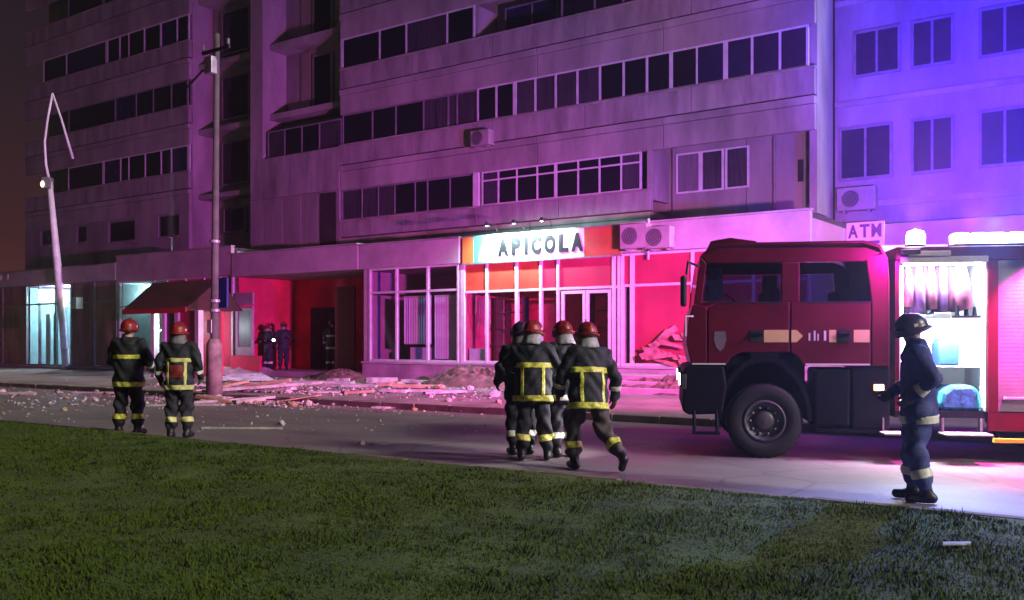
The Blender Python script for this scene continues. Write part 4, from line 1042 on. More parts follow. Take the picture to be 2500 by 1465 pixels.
# roof lights: one beacon, one long bar
M_bcn = emit('beacon_lens', (1.0, 0.86, 1.0), 22)
M_blu = emit('blue_lens', (0.45, 0.50, 1.0), 22)
M_mag = emit('magenta_lens', (1.0, 0.62, 0.95), 22)
bc = MB().lathe_z((2.98, .30, BT), [(0, .0), (.13, 0), (.13, .05), (0, .05)], 18).build('beacon', M_black, truck)
MB().lathe_z((2.98, .30, BT + .051), [(0, .0), (.115, 0), (.12, .10), (.10, .17), (0, .20)], 18).build('lens', M_bcn, bc, smooth=True)
lb = empty('light_bar'); lb.parent = truck
box('bar_base', (3.42, 4.75, .22, .46, BT, BT + .05), M_black, lb)
for i in range(6):
    x = 3.43 + i * .22
    box('lens', (x, x + .205, .23, .45, BT + .051, BT + .19), (M_mag, M_blu, M_mag, M_blu, M_mag, M_blu)[i], lb, bevel=.03)
M_dimm = emit('added_red_lens', (1.0, 0.05, 0.6), 2.0); M_dimb = emit('added_blue_lens', (0.05, 0.08, 1.0), 2.0)
# unseen bar added on the far roof side to carry the coloured beams
added_bar = empty('light_bar'); added_bar.parent = truck
box('bar_base', (2.80, 6.80, 1.72, 1.96, BT, BT + .05), M_black, added_bar)
for i in range(8):
    x = 2.83 + i * .5
    box('lens', (x, x + .46, 1.73, 1.95, BT + .051, BT + .19), M_dimm if i < 3 else M_dimb, added_bar, bevel=.03)
lamp('bar_beam', 'SPOT', E_MAG, (1.0, 0.36, 1.0), added_bar, (3.0, 1.84, BT + .36), .10, spot=100, blend=.9, aim=Matrix.Rotation(TB, 3, 'Z') @ Vector((-5.0, 14.0, 3.4)))
wdir = Matrix.Rotation(TB, 3, 'Z')        # world directions into truck axes
lamp('bar_beam', 'SPOT', E_RED, (1.0, 0.04, 0.34), added_bar, (3.6, 1.84, BT + .36), .10, spot=80, blend=1.0, aim=wdir @ Vector((-10.5, 17.5, -2.6)))
lamp('bar_beam', 'SPOT', E_BLU * .40, (0.05, 0.05, 1.0), added_bar, (6.7, 1.84, BT + .36), .10, spot=58, blend=1.0, aim=wdir @ Vector((-20.0, 29.0, 3.5)))
lamp('bar_beam', 'SPOT', E_MAG * 1.5, (1.0, 0.10, 0.95), added_bar, (3.3, 1.84, BT + .36), .10, spot=62, blend=1.0, aim=wdir @ Vector((-21.0, 26.0, -.6)))
lamp('bar_beam', 'SPOT', E_BLU, (0.008, 0.010, 1.0), added_bar, (4.6, 1.84, BT + .36), .10, spot=88, blend=1.0, aim=wdir @ Vector((7.0, 6.6, 4.2)))
lamp('bar_beam', 'SPOT', E_BLU, (0.006, 0.008, 1.0), added_bar, (6.0, 1.84, BT + .36), .10, spot=92, blend=1.0, aim=wdir @ Vector((4.5, 6.6, 5.0)))
lamp('bar_beam', 'SPOT', E_MAG * .8, (1.0, 0.04, 0.85), added_bar, (4.2, 1.84, BT + .36), .10, spot=100, blend=1.0, aim=wdir @ Vector((5.0, 8.0, -1.2)))
lamp('added_bar_light', 'POINT', E_BLU * .07, (0.10, 0.12, 1.0), added_bar, (5.3, 1.84, BT + .36), .10)
# invented side lamps, added to wash the flank and the road in colour
box('added_side_lamp', (4.25, 4.75, -.10, -.002, 2.60, 2.66), M_black, truck, bevel=.01)
lamp('added_side_light', 'SPOT', 1700, (1.0, 0.04, 0.55), truck, (4.5, -.32, 2.62), .06, spot=125, blend=.7, aim=(.1, .22, -1))
box('added_side_lamp', (2.70, 2.95, -.08, -.032, 2.64, 2.70), M_black, truck, bevel=.01)
lamp('added_side_light', 'SPOT', 230, (0.60, 0.03, 1.0), truck, (2.72, -.36, 2.66), .05, spot=150, blend=.8, aim=(-.75, .30, -.6))
lamp('beacon_beam', 'SPOT', 5000, (1.0, 0.25, 0.95), bc, (2.98, .30, BT + .28), .06, spot=125, blend=.6, aim=(0, 0, 1))
lamp('bar_beam', 'SPOT', 5000, (1.0, 0.15, 0.9), lb, (3.7, .34, BT + .24), .06, spot=125, blend=.6, aim=(0, 0, 1))
lamp('bar_beam', 'SPOT', 7000, (0.10, 0.10, 1.0), lb, (4.4, .34, BT + .24), .06, spot=125, blend=.6, aim=(0, 0, 1))
lamp('beacon_light', 'POINT', 70, (1.0, 0.35, 0.9), bc, (2.98, .30, BT + .32), .05)
lamp('bar_beam', 'SPOT', 1500, (0.10, 0.22, 1.0), lb, (3.9, .10, BT + .34), .06, spot=60, blend=1.0, aim=wdir @ Vector((-1.9, -3.0, -1.9)))

# ------------------------------------------------------------------ people: one continuous surface from a distance field
def surface_nets(Fv, org, h):
    nx, ny, nz = Fv.shape; ins = Fv < 0
    cs = (nx - 1, ny - 1, nz - 1)
    acc = np.zeros(cs + (3,)); cnt = np.zeros(cs)
    corner = [(i, j, k) for i in (0, 1) for j in (0, 1) for k in (0, 1)]
    def sub(A_, c): return A_[c[0]:c[0] + cs[0], c[1]:c[1] + cs[1], c[2]:c[2] + cs[2]]
    for a in corner:
        for ax in range(3):
            if a[ax] == 1: continue
            b_ = list(a); b_[ax] = 1; b_ = tuple(b_)
            fa, fb = sub(Fv, a), sub(Fv, b_); x = (fa < 0) != (fb < 0)
            t_ = np.where(x, fa / np.where(np.abs(fa - fb) < 1e-12, 1, fa - fb), 0)
            for q in range(3):
                acc[..., q] += np.where(x, a[q] + (t_ if q == ax else 0), 0)
            cnt += x
    act = cnt > 0
    idx = -np.ones(cs, int); idx[act] = np.arange(act.sum())
    g_ = np.argwhere(act); V_ = (g_ + acc[act] / cnt[act][:, None]) * h + np.array(org)
    F_ = []
    for ax in range(3):
        o1, o2 = (ax + 1) % 3, (ax + 2) % 3
        sl0 = [slice(None)] * 3; sl1 = [slice(None)] * 3; sl0[ax] = slice(0, -1); sl1[ax] = slice(1, None)
        a_, b_ = ins[tuple(sl0)], ins[tuple(sl1)]
        e_ = np.argwhere(a_ != b_)
        ok = (e_[:, o1] >= 1) & (e_[:, o2] >= 1) & (e_[:, o1] < Fv.shape[o1] - 1) & (e_[:, o2] < Fv.shape[o2] - 1)
        e_ = e_[ok]
        def cell(d1, d2):
            c = e_.copy(); c[:, o1] -= d1; c[:, o2] -= d2; return idx[c[:, 0], c[:, 1], c[:, 2]]
        qd = np.stack([cell(1, 1), cell(0, 1), cell(0, 0), cell(1, 0)], 1)
        fl = ~a_[e_[:, 0], e_[:, 1], e_[:, 2]]
        qd[fl] = qd[fl][:, ::-1]
        F_.append(qd)
    return V_, np.concatenate(F_)
def cap(Pt, a, b_, ra, rb, ys=1.0):
    sc = np.array([1, ys, 1.0]); a = np.array(a) * sc; b_ = np.array(b_) * sc; p = Pt * sc
    ab = b_ - a; l2 = max(1e-9, ab @ ab)
    t_ = np.clip(((p - a) @ ab) / l2, 0, 1)
    return np.linalg.norm(p - a - t_[..., None] * ab, axis=-1) - (ra + (rb - ra) * t_)
def smin(a, b_, k_):
    h_ = np.clip(0.5 + 0.5 * (b_ - a) / k_, 0, 1); return b_ * (1 - h_) + a * h_ - k_ * h_ * (1 - h_)
def ell(Pt, c, r):
    q = (Pt - np.array(c)) / np.array(r); k0 = np.linalg.norm(q, axis=-1); k1 = np.linalg.norm(q / np.array(r), axis=-1)
    return k0 * (k0 - 1) / np.maximum(k1, 1e-6)
def grid(lo, hi, h):
    ax = [np.arange(lo[i], hi[i] + h, h) for i in range(3)]
    return np.stack(np.meshgrid(*ax, indexing='ij'), -1)
M_jack = mat('dark_navy_turnout_cloth', (0.016, 0.018, 0.026), 0.75, var=.3, scale=6, bump=1.0, bscale=11)
M_trou = mat('dark_trouser_cloth', (0.018, 0.017, 0.028), 0.8, var=.3, scale=6, bump=1.0, bscale=10)
M_trou2 = mat('dusty_trouser_cloth', (0.075, 0.058, 0.056), 0.85, var=.3, scale=5, bump=1.0, bscale=10)
M_boot = mat('boot_leather', (0.012, 0.011, 0.013), 0.45, var=.2, bump=.2)
M_skin = mat('skin', (0.45, 0.26, 0.19), 0.55, var=.08)
M_glove = mat('glove_leather', (0.10, 0.07, 0.06), 0.7, var=.2)
M_hred = mat('red_helmet_shell', (0.27, 0.014, 0.016), 0.42, var=.3, scale=14)
M_hdark = mat('dark_helmet_shell', (0.05, 0.03, 0.07), 0.35, var=.12, scale=8)
M_flapd = mat('grey_neck_cloth', (0.16, 0.15, 0.16), 0.7, var=.2, scale=14)
M_flap = mat('pale_neck_cloth', (0.34, 0.34, 0.35), 0.6, var=.2, scale=14)
M_refl = mat('lime_yellow_reflector', (0.80, 0.78, 0.12), 0.5, var=.28, scale=26)
M_refs = mat('silver_reflector', (0.72, 0.72, 0.62), 0.45, var=.12, scale=18)
M_visor = mat('smoked_visor', (0.02, 0.015, 0.02), 0.1, var=0)
M_redback = mat('dark_red_back_panel', (0.22, 0.02, 0.02), 0.7, var=.2)
def person(label, loc, rz, lean=0.0, side=0.0, turn=0.0, arms=None, legs=None, h=.019, hip_z=.93, helmet=None, flap=M_flap, bands=('chest', 'hem', 'ankle', 'sleeve'),
           trou=None, jack=None, back_box=False, bulk=1.0, scale=1.0, refl=None, group=None, backpanel=None, look=0.0, nod=0.0, seed=1):
    """facing local +y; arms: {'L': (elbow, wrist)}, legs: {'L': (knee, ankle, toe_dir)} in body coordinates"""
    rg = random.Random(seed)
    hip = Vector((0, 0, hip_z))
    Rm = Matrix.Rotation(side, 3, 'Y') @ Matrix.Rotation(-lean, 3, 'X') @ Matrix.Rotation(turn, 3, 'Z')
    def up(p): return hip + Rm @ (Vector(p) - Vector((0, 0, .93)))
    arms = arms or {}; legs = legs or {}
    sh = {s: up((sg * .20, -.01, 1.44)) for s, sg in (('L', -1), ('R', 1))}
    A_ = {}
    for s, sg in (('L', -1), ('R', 1)):
        e_, w_ = arms.get(s, ((sg * .29, -.03, 1.16), (sg * .29, .07, .91)))
        A_[s] = (sh[s], up(e_), up(w_))
    Lg = {}
    for s, sg in (('L', -1), ('R', 1)):
        k_, an_, toe = legs.get(s, ((sg * .115, .02, .50), (sg * .12, -.03, .10), (0.05 * sg, 1, 0)))
        Lg[s] = (Vector((sg * .095, 0, hip_z - .01)), Vector(k_), Vector(an_), Vector(toe).normalized())
    hc = up((0, .03, 1.665)); Hm = Rm @ Matrix.Rotation(look, 3, 'Z') @ Matrix.Rotation(-nod, 3, 'X')
    pts = [hc, *[p for a in A_.values() for p in a], *[p for l in Lg.values() for p in l[:3]], *[l[2] + l[3] * .24 for l in Lg.values()]]
    lo = np.min([list(p) for p in pts], 0) - .24; hi = np.max([list(p) for p in pts], 0) + .24; lo[2] = -.03
    def fields(Pt):
        B = bulk
        pz = Pt
        tor = cap(pz, up((0, 0, 1.12)), up((0, 0, 1.33)), .205 * B, .20 * B, 1.38)
        tor = smin(tor, cap(pz, up((-.12, -.01, 1.42)), up((.12, -.01, 1.42)), .105 * B, .105 * B), .07)
        skirt = cap(pz, up((0, 0, .80)), up((0, 0, 1.1)), .222 * B, .205 * B, 1.32)
        hem = up((0, 0, .745)); dn = np.array(list(Rm @ Vector((0, 0, 1)))) 
        hp = -(pz - np.array(hem)) @ dn
        tor = smin(tor, np.maximum(skirt, hp), .05)
        arm = None
        for s in 'LR':
            a, e_, w_ = A_[s]
            q = smin(cap(pz, a, e_, .082 * B, .068 * B), cap(pz, e_, w_, .068 * B, .055 * B), .02)
            arm = q if arm is None else np.minimum(arm, q)
        leg = cap(pz, (-.06, 0, hip_z - .02), (.06, 0, hip_z - .02), .15, .15, 1.15)
        foot = None
        for s in 'LR':
            a, k_, an_, toe = Lg[s]
            q = smin(cap(pz, a, k_, .124, .097), cap(pz, k_, k_ + (an_ - k_) * .72, .097, .090), .03)
            leg = smin(leg, q, .025)
            heel = an_ - toe * .05 + Vector((0, 0, -.045)); tp_ = an_ + toe * .155 + Vector((0, 0, -.05))
            q = smin(cap(pz, k_ + (an_ - k_) * .6, an_, .066, .058), cap(pz, heel, tp_, .05, .046), .03)
            foot = q if foot is None else np.minimum(foot, q)
        # head: skull, jaw, nose, brow, ears, neck
        hl = (pz - np.array(hc)) @ np.array(Hm)      # into head axes
        hd = smin(ell(hl, (0, -.01, .02), (.078, .098, .105)), ell(hl, (0, .02, -.055), (.058, .07, .065)), .03)
        hd = smin(hd, cap(hl, (0, .088, .0), (0, .108, -.028), .010, .015), .012)
        hd = smin(hd, cap(hl, (-.03, .078, .022), (.03, .078, .022), .012, .012), .015)
        hd = smin(hd, cap(hl, (-.018, .082, -.066), (.018, .082, -.066), .010, .010), .01)
        for sg in (-1, 1):
            hd = np.minimum(hd, ell(hl, (sg * .080, -.005, -.005), (.012, .022, .034)))
            hd = np.maximum(hd, -(np.linalg.norm(hl - np.array([sg * .032, .098, .0]), axis=-1) - .016))
        nk = cap(pz, up((0, -.01, 1.45)), up((0, .01, 1.60)), .066, .060)
        hd = smin(hd, nk, .02)
        collar = np.maximum(cap(pz, up((0, -.01, 1.44)), up((0, -.01, 1.53)), .098, .090), -cap(pz, up((0, 0, 1.50)), up((0, 0, 1.7)), .078, .085))
        tor = smin(tor, collar, .02)
        w1 = .009 * np.sin(pz[..., 2] * 31 + 4 * np.sin(pz[..., 0] * 13 + seed) + 3 * pz[..., 1]) + .007 * np.sin(pz[..., 0] * 27 + pz[..., 2] * 19 + seed) 
        return tor + w1, arm + w1 * 1.2, leg + w1 * 1.3, foot, hd
    Pg = grid(lo, hi, h)
    tor, arm, leg, foot, hd = fields(Pg)
    tot = smin(smin(tor, arm, .03), leg, .018); tot = smin(tot, foot, .01); tot = smin(tot, hd, .008)
    V_, F_ = surface_nets(tot, lo, h)
    V_[:, 2] = np.maximum(V_[:, 2], .0)
    me = bpy.data.meshes.new('person'); me.from_pydata(V_.tolist(), [], F_.tolist())
    fc = V_[F_].mean(1); fs = np.stack(fields(fc), 1)
    grp = fs.argmin(1)
    for m in (jack or M_jack, jack or M_jack, trou or M_trou, M_boot, M_skin): me.materials.append(m)
    me.polygons.foreach_set('material_index', grp.astype(np.int32)); me.polygons.foreach_set('use_smooth', [True] * len(F_)); me.update()
    root = link('person', me); root.location = loc; root.rotation_euler = (0, 0, rz); root.scale = (scale,) * 3
    tag(root, label, 'person', group or 'firefighters at the scene')
    # reflective bands: shell of the body cut by clean planes
    def shell(name, keep_grp, planes, m, side_=None, off=.007, near=None):
        bm = bmesh.new(); bm.from_mesh(me)
        bm.faces.ensure_lookup_table()
        kill = [f for f in bm.faces if grp[f.index] not in keep_grp]
        bmesh.ops.delete(bm, geom=kill, context='FACES')
        if near is not None: bmesh.ops.delete(bm, geom=[f for f in bm.faces if (f.calc_center_median() - near[0]).length > near[1]], context='FACES')
        for co, no in planes:
            g_ = bm.verts[:] + bm.edges[:] + bm.faces[:]
            bmesh.ops.bisect_plane(bm, geom=g_, plane_co=co, plane_no=no, clear_outer=True)
        if side_ is not None:
            bmesh.ops.delete(bm, geom=[f for f in bm.faces if f.normal.dot(side_) < .12], context='FACES')
        if not bm.faces: bm.free(); return None
        bm.normal_update()
        for v_ in bm.verts: v_.co += v_.normal * off
        m2 = bpy.data.meshes.new(name); bm.to_mesh(m2); bm.free()
        m2.materials.clear(); m2.materials.append(m); m2.polygons.foreach_set('material_index', [0] * len(m2.polygons))
        o = link(name, m2, root); sd = o.modifiers.new('thick', 'SOLIDIFY'); sd.thickness = .005; sd.offset = -1
        return o
    upv = Rm @ Vector((0, 0, 1)); xv = Rm @ Vector((1, 0, 0)); yv = Rm @ Vector((0, 1, 0))
    rm = refl or M_refl
    def zslab(z0, z1): return [(up((0, 0, z1)), upv), (up((0, 0, z0)), -upv)]
    if 'chest' in bands: shell('reflective_band', (0,), zslab(1.20, 1.265), rm)
    if 'hem' in bands: shell('reflective_band', (0,), zslab(.768, .842), rm)
    if back_box:
        for x0, x1 in ((-.155, -.115), (.115, .155)):
            shell('reflective_band', (0,), zslab(.843, 1.199) + [(up((x1, 0, 1)), xv), (up((x0, 0, 1)), -xv)], rm, -yv)
    if backpanel: shell('back_panel', (0,), zslab(.95, 1.15) + [(up((.11, 0, 1)), xv), (up((-.11, 0, 1)), -xv)], backpanel, -yv, .004)
    if 'ankle' in bands:
        for s in 'LR':
            a, k_, an_, toe = Lg[s]; ax_ = (an_ - k_).normalized(); c0 = k_ + (an_ - k_) * .42; c1 = k_ + (an_ - k_) * .62
            sx_ = 1 if s == 'R' else -1
            pl_ = [(c1, ax_), (c0, -ax_)]
            mid = (Lg['L'][2] + Lg['R'][2]) / 2
            dv = (Lg['R'][1] + Lg['R'][2] - Lg['L'][1] - Lg['L'][2]); dv.z = 0
            if dv.length > 1e-3: pl_.append(((Lg['L'][1] + Lg['R'][1] + Lg['L'][2] + Lg['R'][2]) / 4, -dv.normalized() * sx_))
            shell('reflective_band', (2, 3), pl_, rm)
    if 'sleeve' in bands:
        for s in 'LR':
            a, e_, w_ = A_[s]; ax_ = (w_ - e_).normalized(); c0 = e_ + (w_ - e_) * .45; c1 = e_ + (w_ - e_) * .68
            shell('sleeve_band', (1,), [(c1, ax_), (c0, -ax_)], M_refs, near=((c0 + c1) / 2, .13))
    # gloves with five fingers
    for s, sg in (('L', -1), ('R', 1)):
        a, e_, w_ = A_[s]; fx = (w_ - e_).normalized(); sd_ = Vector((0, 1, 0)) if abs(fx.y) < .8 else Vector((sg * -1.0, 0, 0))
        sd_ = (sd_ - fx * sd_.dot(fx)).normalized(); nm = fx.cross(sd_)
        inn = nm if nm.dot(Vector((-sg, 0, 0))) > 0 else -nm
        def hp_(u_, v_, w__): return w_ + fx * u_ + sd_ * v_ + inn * w__
        hlo = np.array(w_) - .22; hhi = np.array(w_) + .22; hg = grid(hlo, hhi, .0095)
        f_ = cap(hg, hp_(-.02, 0, 0), hp_(.02, 0, 0), .042, .040)
        f_ = smin(f_, np.minimum(cap(hg, hp_(.03, -.022, 0), hp_(.085, -.026, .004), .024, .021), cap(hg, hp_(.03, .022, 0), hp_(.085, .026, .004), .024, .021)), .02)
        for v_, ln in ((-.034, .058), (-.012, .075), (.012, .080), (.034, .070)):
            q = smin(cap(hg, hp_(.09, v_, .004), hp_(.09 + ln * .5, v_ * 1.12, .016), .0125, .0115), cap(hg, hp_(.09 + ln * .5, v_ * 1.12, .016), hp_(.09 + ln * .85, v_ * 1.1, .045), .0115, .0105), .006)
            f_ = smin(f_, q, .006)
        f_ = smin(f_, smin(cap(hg, hp_(.03, .035, .005), hp_(.065, .062, .02), .015, .0135), cap(hg, hp_(.065, .062, .02), hp_(.10, .066, .036), .0135, .012), .006), .01)
        gv, gf = surface_nets(f_, hlo, .0095)
        gm = bpy.data.meshes.new('glove'); gm.from_pydata(gv.tolist(), [], gf.tolist()); gm.materials.append(M_glove)
        link('glove', gm, root, smooth=True)
    # helmet with rim, crest, visor and neck cloth
    if helmet:
        hh = .0125; g_ = grid((-.2, -.26, -.14), (.2, .24, .26), hh)
        dome = ell(g_, (0, -.012, .035), (.125, .158, .135))
        dome = np.maximum(dome, -ell(g_, (0, -.012, .02), (.105, .135, .112)))
        dome = np.maximum(dome, -(g_[..., 2] - (-.035) - .35 * np.maximum(g_[..., 1], 0)))
        rim = np.maximum(ell(g_, (0, -.02, -.015), (.148, .190, .030)), -ell(g_, (0, -.012, -.01), (.104, .135, .13)))
        rim = np.maximum(rim, -(g_[..., 2] - (-.05)))
        f_ = smin(dome, rim, .02)
        crest = cap(g_, (0, -.14, .10), (0, .02, .165), .017, .020); crest = smin(crest, cap(g_, (0, .02, .165), (0, .12, .10), .020, .016), .01)
        f_ = smin(f_, crest, .02)
        hv, hf = surface_nets(f_, (-.2, -.26, -.14), hh)
        hm = bpy.data.meshes.new('helmet'); hm.from_pydata(hv.tolist(), [], hf.tolist()); hm.materials.append(helmet)
        ho = link('helmet', hm, root, smooth=True)
        ho.matrix_local = Matrix.Translation(hc) @ Hm.to_4x4()
        vb_ = MB(); n = 14
        ring = []
        for i in range(n + 1):
            an = math.pi * (.12 + .76 * i / n)
            for z, r_ in ((.06, .142), (.035, .15), (.01, .146)): ring.append((r_ * .92 * math.cos(an), -.012 + r_ * 1.14 * math.sin(an), z))
        vb_.add(ring, [(i*3+j, (i+1)*3+j, (i+1)*3+j+1, i*3+j+1) for i in range(n) for j in range(2)])
        vo = vb_.build('visor', M_visor, ho, smooth=True); sd = vo.modifiers.new('thick', 'SOLIDIFY'); sd.thickness = .004
        if flap:
            fb_ = MB(); n = 16; ring = []; rows = 6
            for i in range(n + 1):
                an = math.pi * (1.02 + .96 * i / n)
                for j in range(rows):
                    q = j / (rows - 1); r_ = .112 + .035 * q + .006 * math.sin(i * 2.3 + seed) * q
                    ring.append((r_ * 1.0 * math.cos(an), -.012 + r_ * 1.05 * math.sin(an), -.03 - .15 * q))
            fb_.add(ring, [(i*rows+j, (i+1)*rows+j, (i+1)*rows+j+1, i*rows+j+1) for i in range(n) for j in range(rows - 1)])
            fo = fb_.build('neck_cloth', flap, ho, smooth=True); sd = fo.modifiers.new('thick', 'SOLIDIFY'); sd.thickness = .006
        # reflective dots on the shell sides
        for sg in (-1, 1):
            MB().add([(sg * .128, -.05, .03), (sg * .128, -.01, .03), (sg * .127, -.01, .06), (sg * .127, -.05, .06)], [(0, 1, 2, 3) if sg > 0 else (3, 2, 1, 0)]).build('reflector', M_refs, ho)
    return root
def at(px, Y): return Vector(((px - CX) / FPX * Y, Y, 0))
# two standing at the lawn edge, backs to the lawn
person('firefighter with broad shoulders and lime hem band, left of two by the lawn', at(314, 15.35), R(-3), helmet=M_hred, flap=None, bulk=1.10, scale=1.035, turn=R(-4),
       arms={'L': ((-.30, .02, 1.17), (-.22, .20, 1.02)), 'R': ((.32, .03, 1.19), (.27, .20, 1.08))}, legs={'L': ((-.135, .02, .5), (-.15, -.02, .10), (-.25, 1, 0)), 'R': ((.135, .02, .5), (.16, -.03, .10), (.25, 1, 0))}, seed=1, look=R(8))
person('firefighter with a boxed band and dark red back panel, hands forward, by the lawn', at(437, 14.9), R(2), helmet=M_hred, flap=M_flapd, back_box=True, backpanel=M_redback, scale=1.0, bulk=1.02,
       arms={'L': ((-.30, -.04, 1.18), (-.31, .05, .94)), 'R': ((.31, -.02, 1.18), (.30, .10, .97))}, legs={'L': ((-.115, .02, .5), (-.125, -.02, .10), (-.1, 1, 0)), 'R': ((.11, .03, .5), (.13, -.01, .10), (.2, 1, 0))}, seed=2, refl=mat('dull_lime_reflector', (0.62, 0.60, 0.22), .5, var=.12, scale=18), look=R(-14))
# group of four in the road
person('firefighter with a lime boxed band on his back, pale neck cloth, in the road group', at(1302, 12.15), R(-4), helmet=M_hred, back_box=True, bulk=1.14, scale=.99, nod=R(8), lean=R(4),
       arms={'L': ((-.33, .06, 1.24), (-.20, .22, 1.18)), 'R': ((.30, .05, 1.20), (.16, .24, 1.15))}, legs={'L': ((-.12, .02, .5), (-.15, -.05, .10), (-.1, 1, 0)), 'R': ((.13, .03, .5), (.19, 0, .10), (.15, 1, 0))}, seed=3, look=R(-20))
person('dark firefighter at the left edge of the road group, mostly hidden', at(1272, 12.75), R(18), helmet=M_hdark, flap=M_flapd, bands=('ankle',), bulk=1.1, scale=.98, nod=R(10), refl=M_refs,
       arms={'L': ((-.30, .0, 1.18), (-.29, .16, 1.0)), 'R': ((.29, .04, 1.2), (.2, .22, 1.1))}, seed=4)
person('firefighter half hidden between the two lime-banded ones in the road', at(1376, 12.5), R(25), helmet=M_hred, bands=('hem', 'ankle'), bulk=1.1, scale=.985, nod=R(14), seed=5, refl=M_refs,
       arms={'L': ((-.29, .04, 1.18), (-.2, .2, 1.05)), 'R': ((.29, .04, 1.2), (.2, .22, 1.1))})
person('walking firefighter with dusty trousers, trailing leg bent, right of the road group', at(1436, 11.2), R(16), helmet=M_hred, trou=M_trou2, back_box=True, bulk=1.14, scale=.985, lean=R(7), side=R(2), hip_z=.90, nod=R(4),
       arms={'L': ((-.30, .06, 1.20), (-.30, .22, .98)), 'R': ((.33, -.06, 1.17), (.36, .04, .93))},
       legs={'L': ((-.12, .20, .50), (-.13, .12, .10), (-.05, 1, 0)), 'R': ((.17, -.10, .47), (.27, -.45, .20), (.25, 1, -.75))}, seed=6)
# one by the open locker, seen from his left
p6 = person('helmeted firefighter standing in profile before the lit open locker', at(2243, 9.05), R(72), helmet=M_hdark, flap=None, bands=('ankle', 'sleeve', 'hem'), bulk=1.0, scale=.985, lean=R(3), nod=R(16), refl=M_refs,
       jack=mat('blue_lit_turnout_cloth', (0.040, 0.048, 0.19), .75, var=.25, scale=6, bump=.5, bscale=22), trou=mat('blue_lit_trousers', (0.060, 0.075, 0.24), .8, var=.2, scale=6, bump=.5, bscale=18),  # blue lamp light is put into the jacket and trouser colours
       arms={'L': ((-.31, -.12, 1.20), (-.20, .08, 1.02)), 'R': ((.33, .02, 1.18), (.25, .22, 1.05))}, legs={'L': ((-.115, .04, .5), (-.13, -.06, .10), (0, 1, 0)), 'R': ((.11, .05, .5), (.12, .04, .10), (.15, 1, 0))}, seed=7, look=R(10))
# three at the red entrance
def at_d(px, d, z): 
    p = P0 + N * d + U * S(px, d); return Vector((p.x, p.y, z))
pa = person('far firefighter in dark gear at the red entrance, left of the torch', at_d(655, 1.6, .46), R(150), helmet=M_hred, bands=('ankle',), h=.026, seed=8, scale=.92, arms={'L': ((-.3, .05, 1.2), (-.15, .22, 1.15)), 'R': ((.3, .05, 1.2), (.18, .24, 1.12))}, refl=M_refs)
pb_ = person('far firefighter with a pale collar at the red entrance, right of the torch', at_d(692, 1.3, .46), R(200), helmet=M_hred, bands=(), h=.026, seed=9, scale=.96, arms={'L': ((-.3, .05, 1.2), (-.2, .24, 1.22))})
person('lone firefighter with silver bands in the dark doorway of the red entrance', at_d(811, 1.1, .46), R(-10), helmet=M_hdark, bands=('chest', 'hem', 'ankle', 'sleeve'), h=.026, seed=10, refl=M_refs, scale=1.0, flap=None)
M_torch = emit('torch_lens', (0.95, 0.97, 1.0), 30)
tq = at_d(669, 1.95, .46 + 1.08)
t = empty('torch', loc=tq); tag(t, 'bright hand torch held between the two firefighters at the red entrance', 'torch')
MB().lathe_y((0, 0, 0), [(0, .18), (.02, .18), (.022, .02), (.05, -.03), (.05, -.05)], 12).build('barrel', M_black, t)
MB().lathe_y((0, -.052, 0), [(0, -.02), (.035, -.012), (.048, 0), (0, .0)], 12).build('lens', M_torch, t)
# ------------------------------------------------------------------ debris
M_board = mat('pale_broken_board', (0.48, 0.44, 0.42), 0.75, var=.2, scale=4)
M_wood  = mat('splintered_wood', (0.42, 0.28, 0.17), 0.8, var=.25, scale=5, stretch=(.3, 2, 2))
M_chunk = mat('plaster_chunk', (0.50, 0.44, 0.42), 0.9, var=.25, scale=6, bump=.4)
M_foil  = mat('crumpled_sheet', (0.55, 0.58, 0.62), 0.35, var=.15, scale=5)
M_soil  = mat('reddish_rubble_soil', (0.17, 0.09, 0.085), 0.95, var=.3, scale=4, bump=.6, bscale=12)
M_rub1 = mat('grey_rubble', (0.36, 0.32, 0.31), .9, var=.3, scale=9); M_rub2 = mat('brown_rubble', (0.20, 0.12, 0.09), .9, var=.3, scale=9); M_rub3 = mat('pale_rubble', (0.55, 0.50, 0.48), .85, var=.2, scale=9)
def plank(label, px, py, ln, wd, ang, th=.05, tilt=0.0, m=None, name='plank', cat='plank', group='broken boards on the pavement'):
    g, s_, d_ = ground(px, py)
    n = 5; top = []; bot = []
    mb = MB()
    xs = [-ln / 2 + ln * i / n for i in range(n + 1)]
    v = []
    for i, x in enumerate(xs):
        a = wd / 2 * (1 + random.uniform(-.15, .1)); b_ = wd / 2 * (1 + random.uniform(-.15, .1)); jx = random.uniform(-.06, .06) if i in (0, n) else 0
        bow = .02 * math.sin(i)
        v += [(x + jx, -a, 0 + bow * .0), (x - jx, b_, 0), (x - jx, b_, th), (x + jx, -a, th)]
    f = [(0, 1, 2, 3), tuple(4 * n + q for q in (3, 2, 1, 0))]
    for i in range(n):
        o_ = 4 * i
        for q in range(4): f.append((o_ + q, o_ + 4 + q, o_ + 4 + (q + 1) % 4, o_ + (q + 1) % 4))
    o = mb.add(v, f).build(name, m or M_board, None, fix=True)
    o.location = (g.x, g.y, g.z + abs(math.sin(tilt)) * ln / 2 + .004); o.rotation_euler = (0, tilt, ang)
    return tag(o, label, cat, group)
plank('longest pale board lying right of the concrete pole, tip raised', 640, 958, 3.1, .20, R(6), .07, R(-4))
plank('pale board crossing under the longest one beside the pole', 575, 968, 1.9, .17, R(16), .06, R(-3))
plank('short pale board in the road just right of the second firefighter', 497, 991, .95, .20, R(-4), .05)
plank('thin white strip below the longest board', 650, 980, 1.5, .10, R(-2), .04)
plank('thin long lath lying alone in the road right of the two firefighters', 590, 1048, 1.35, .05, R(-3), .035)
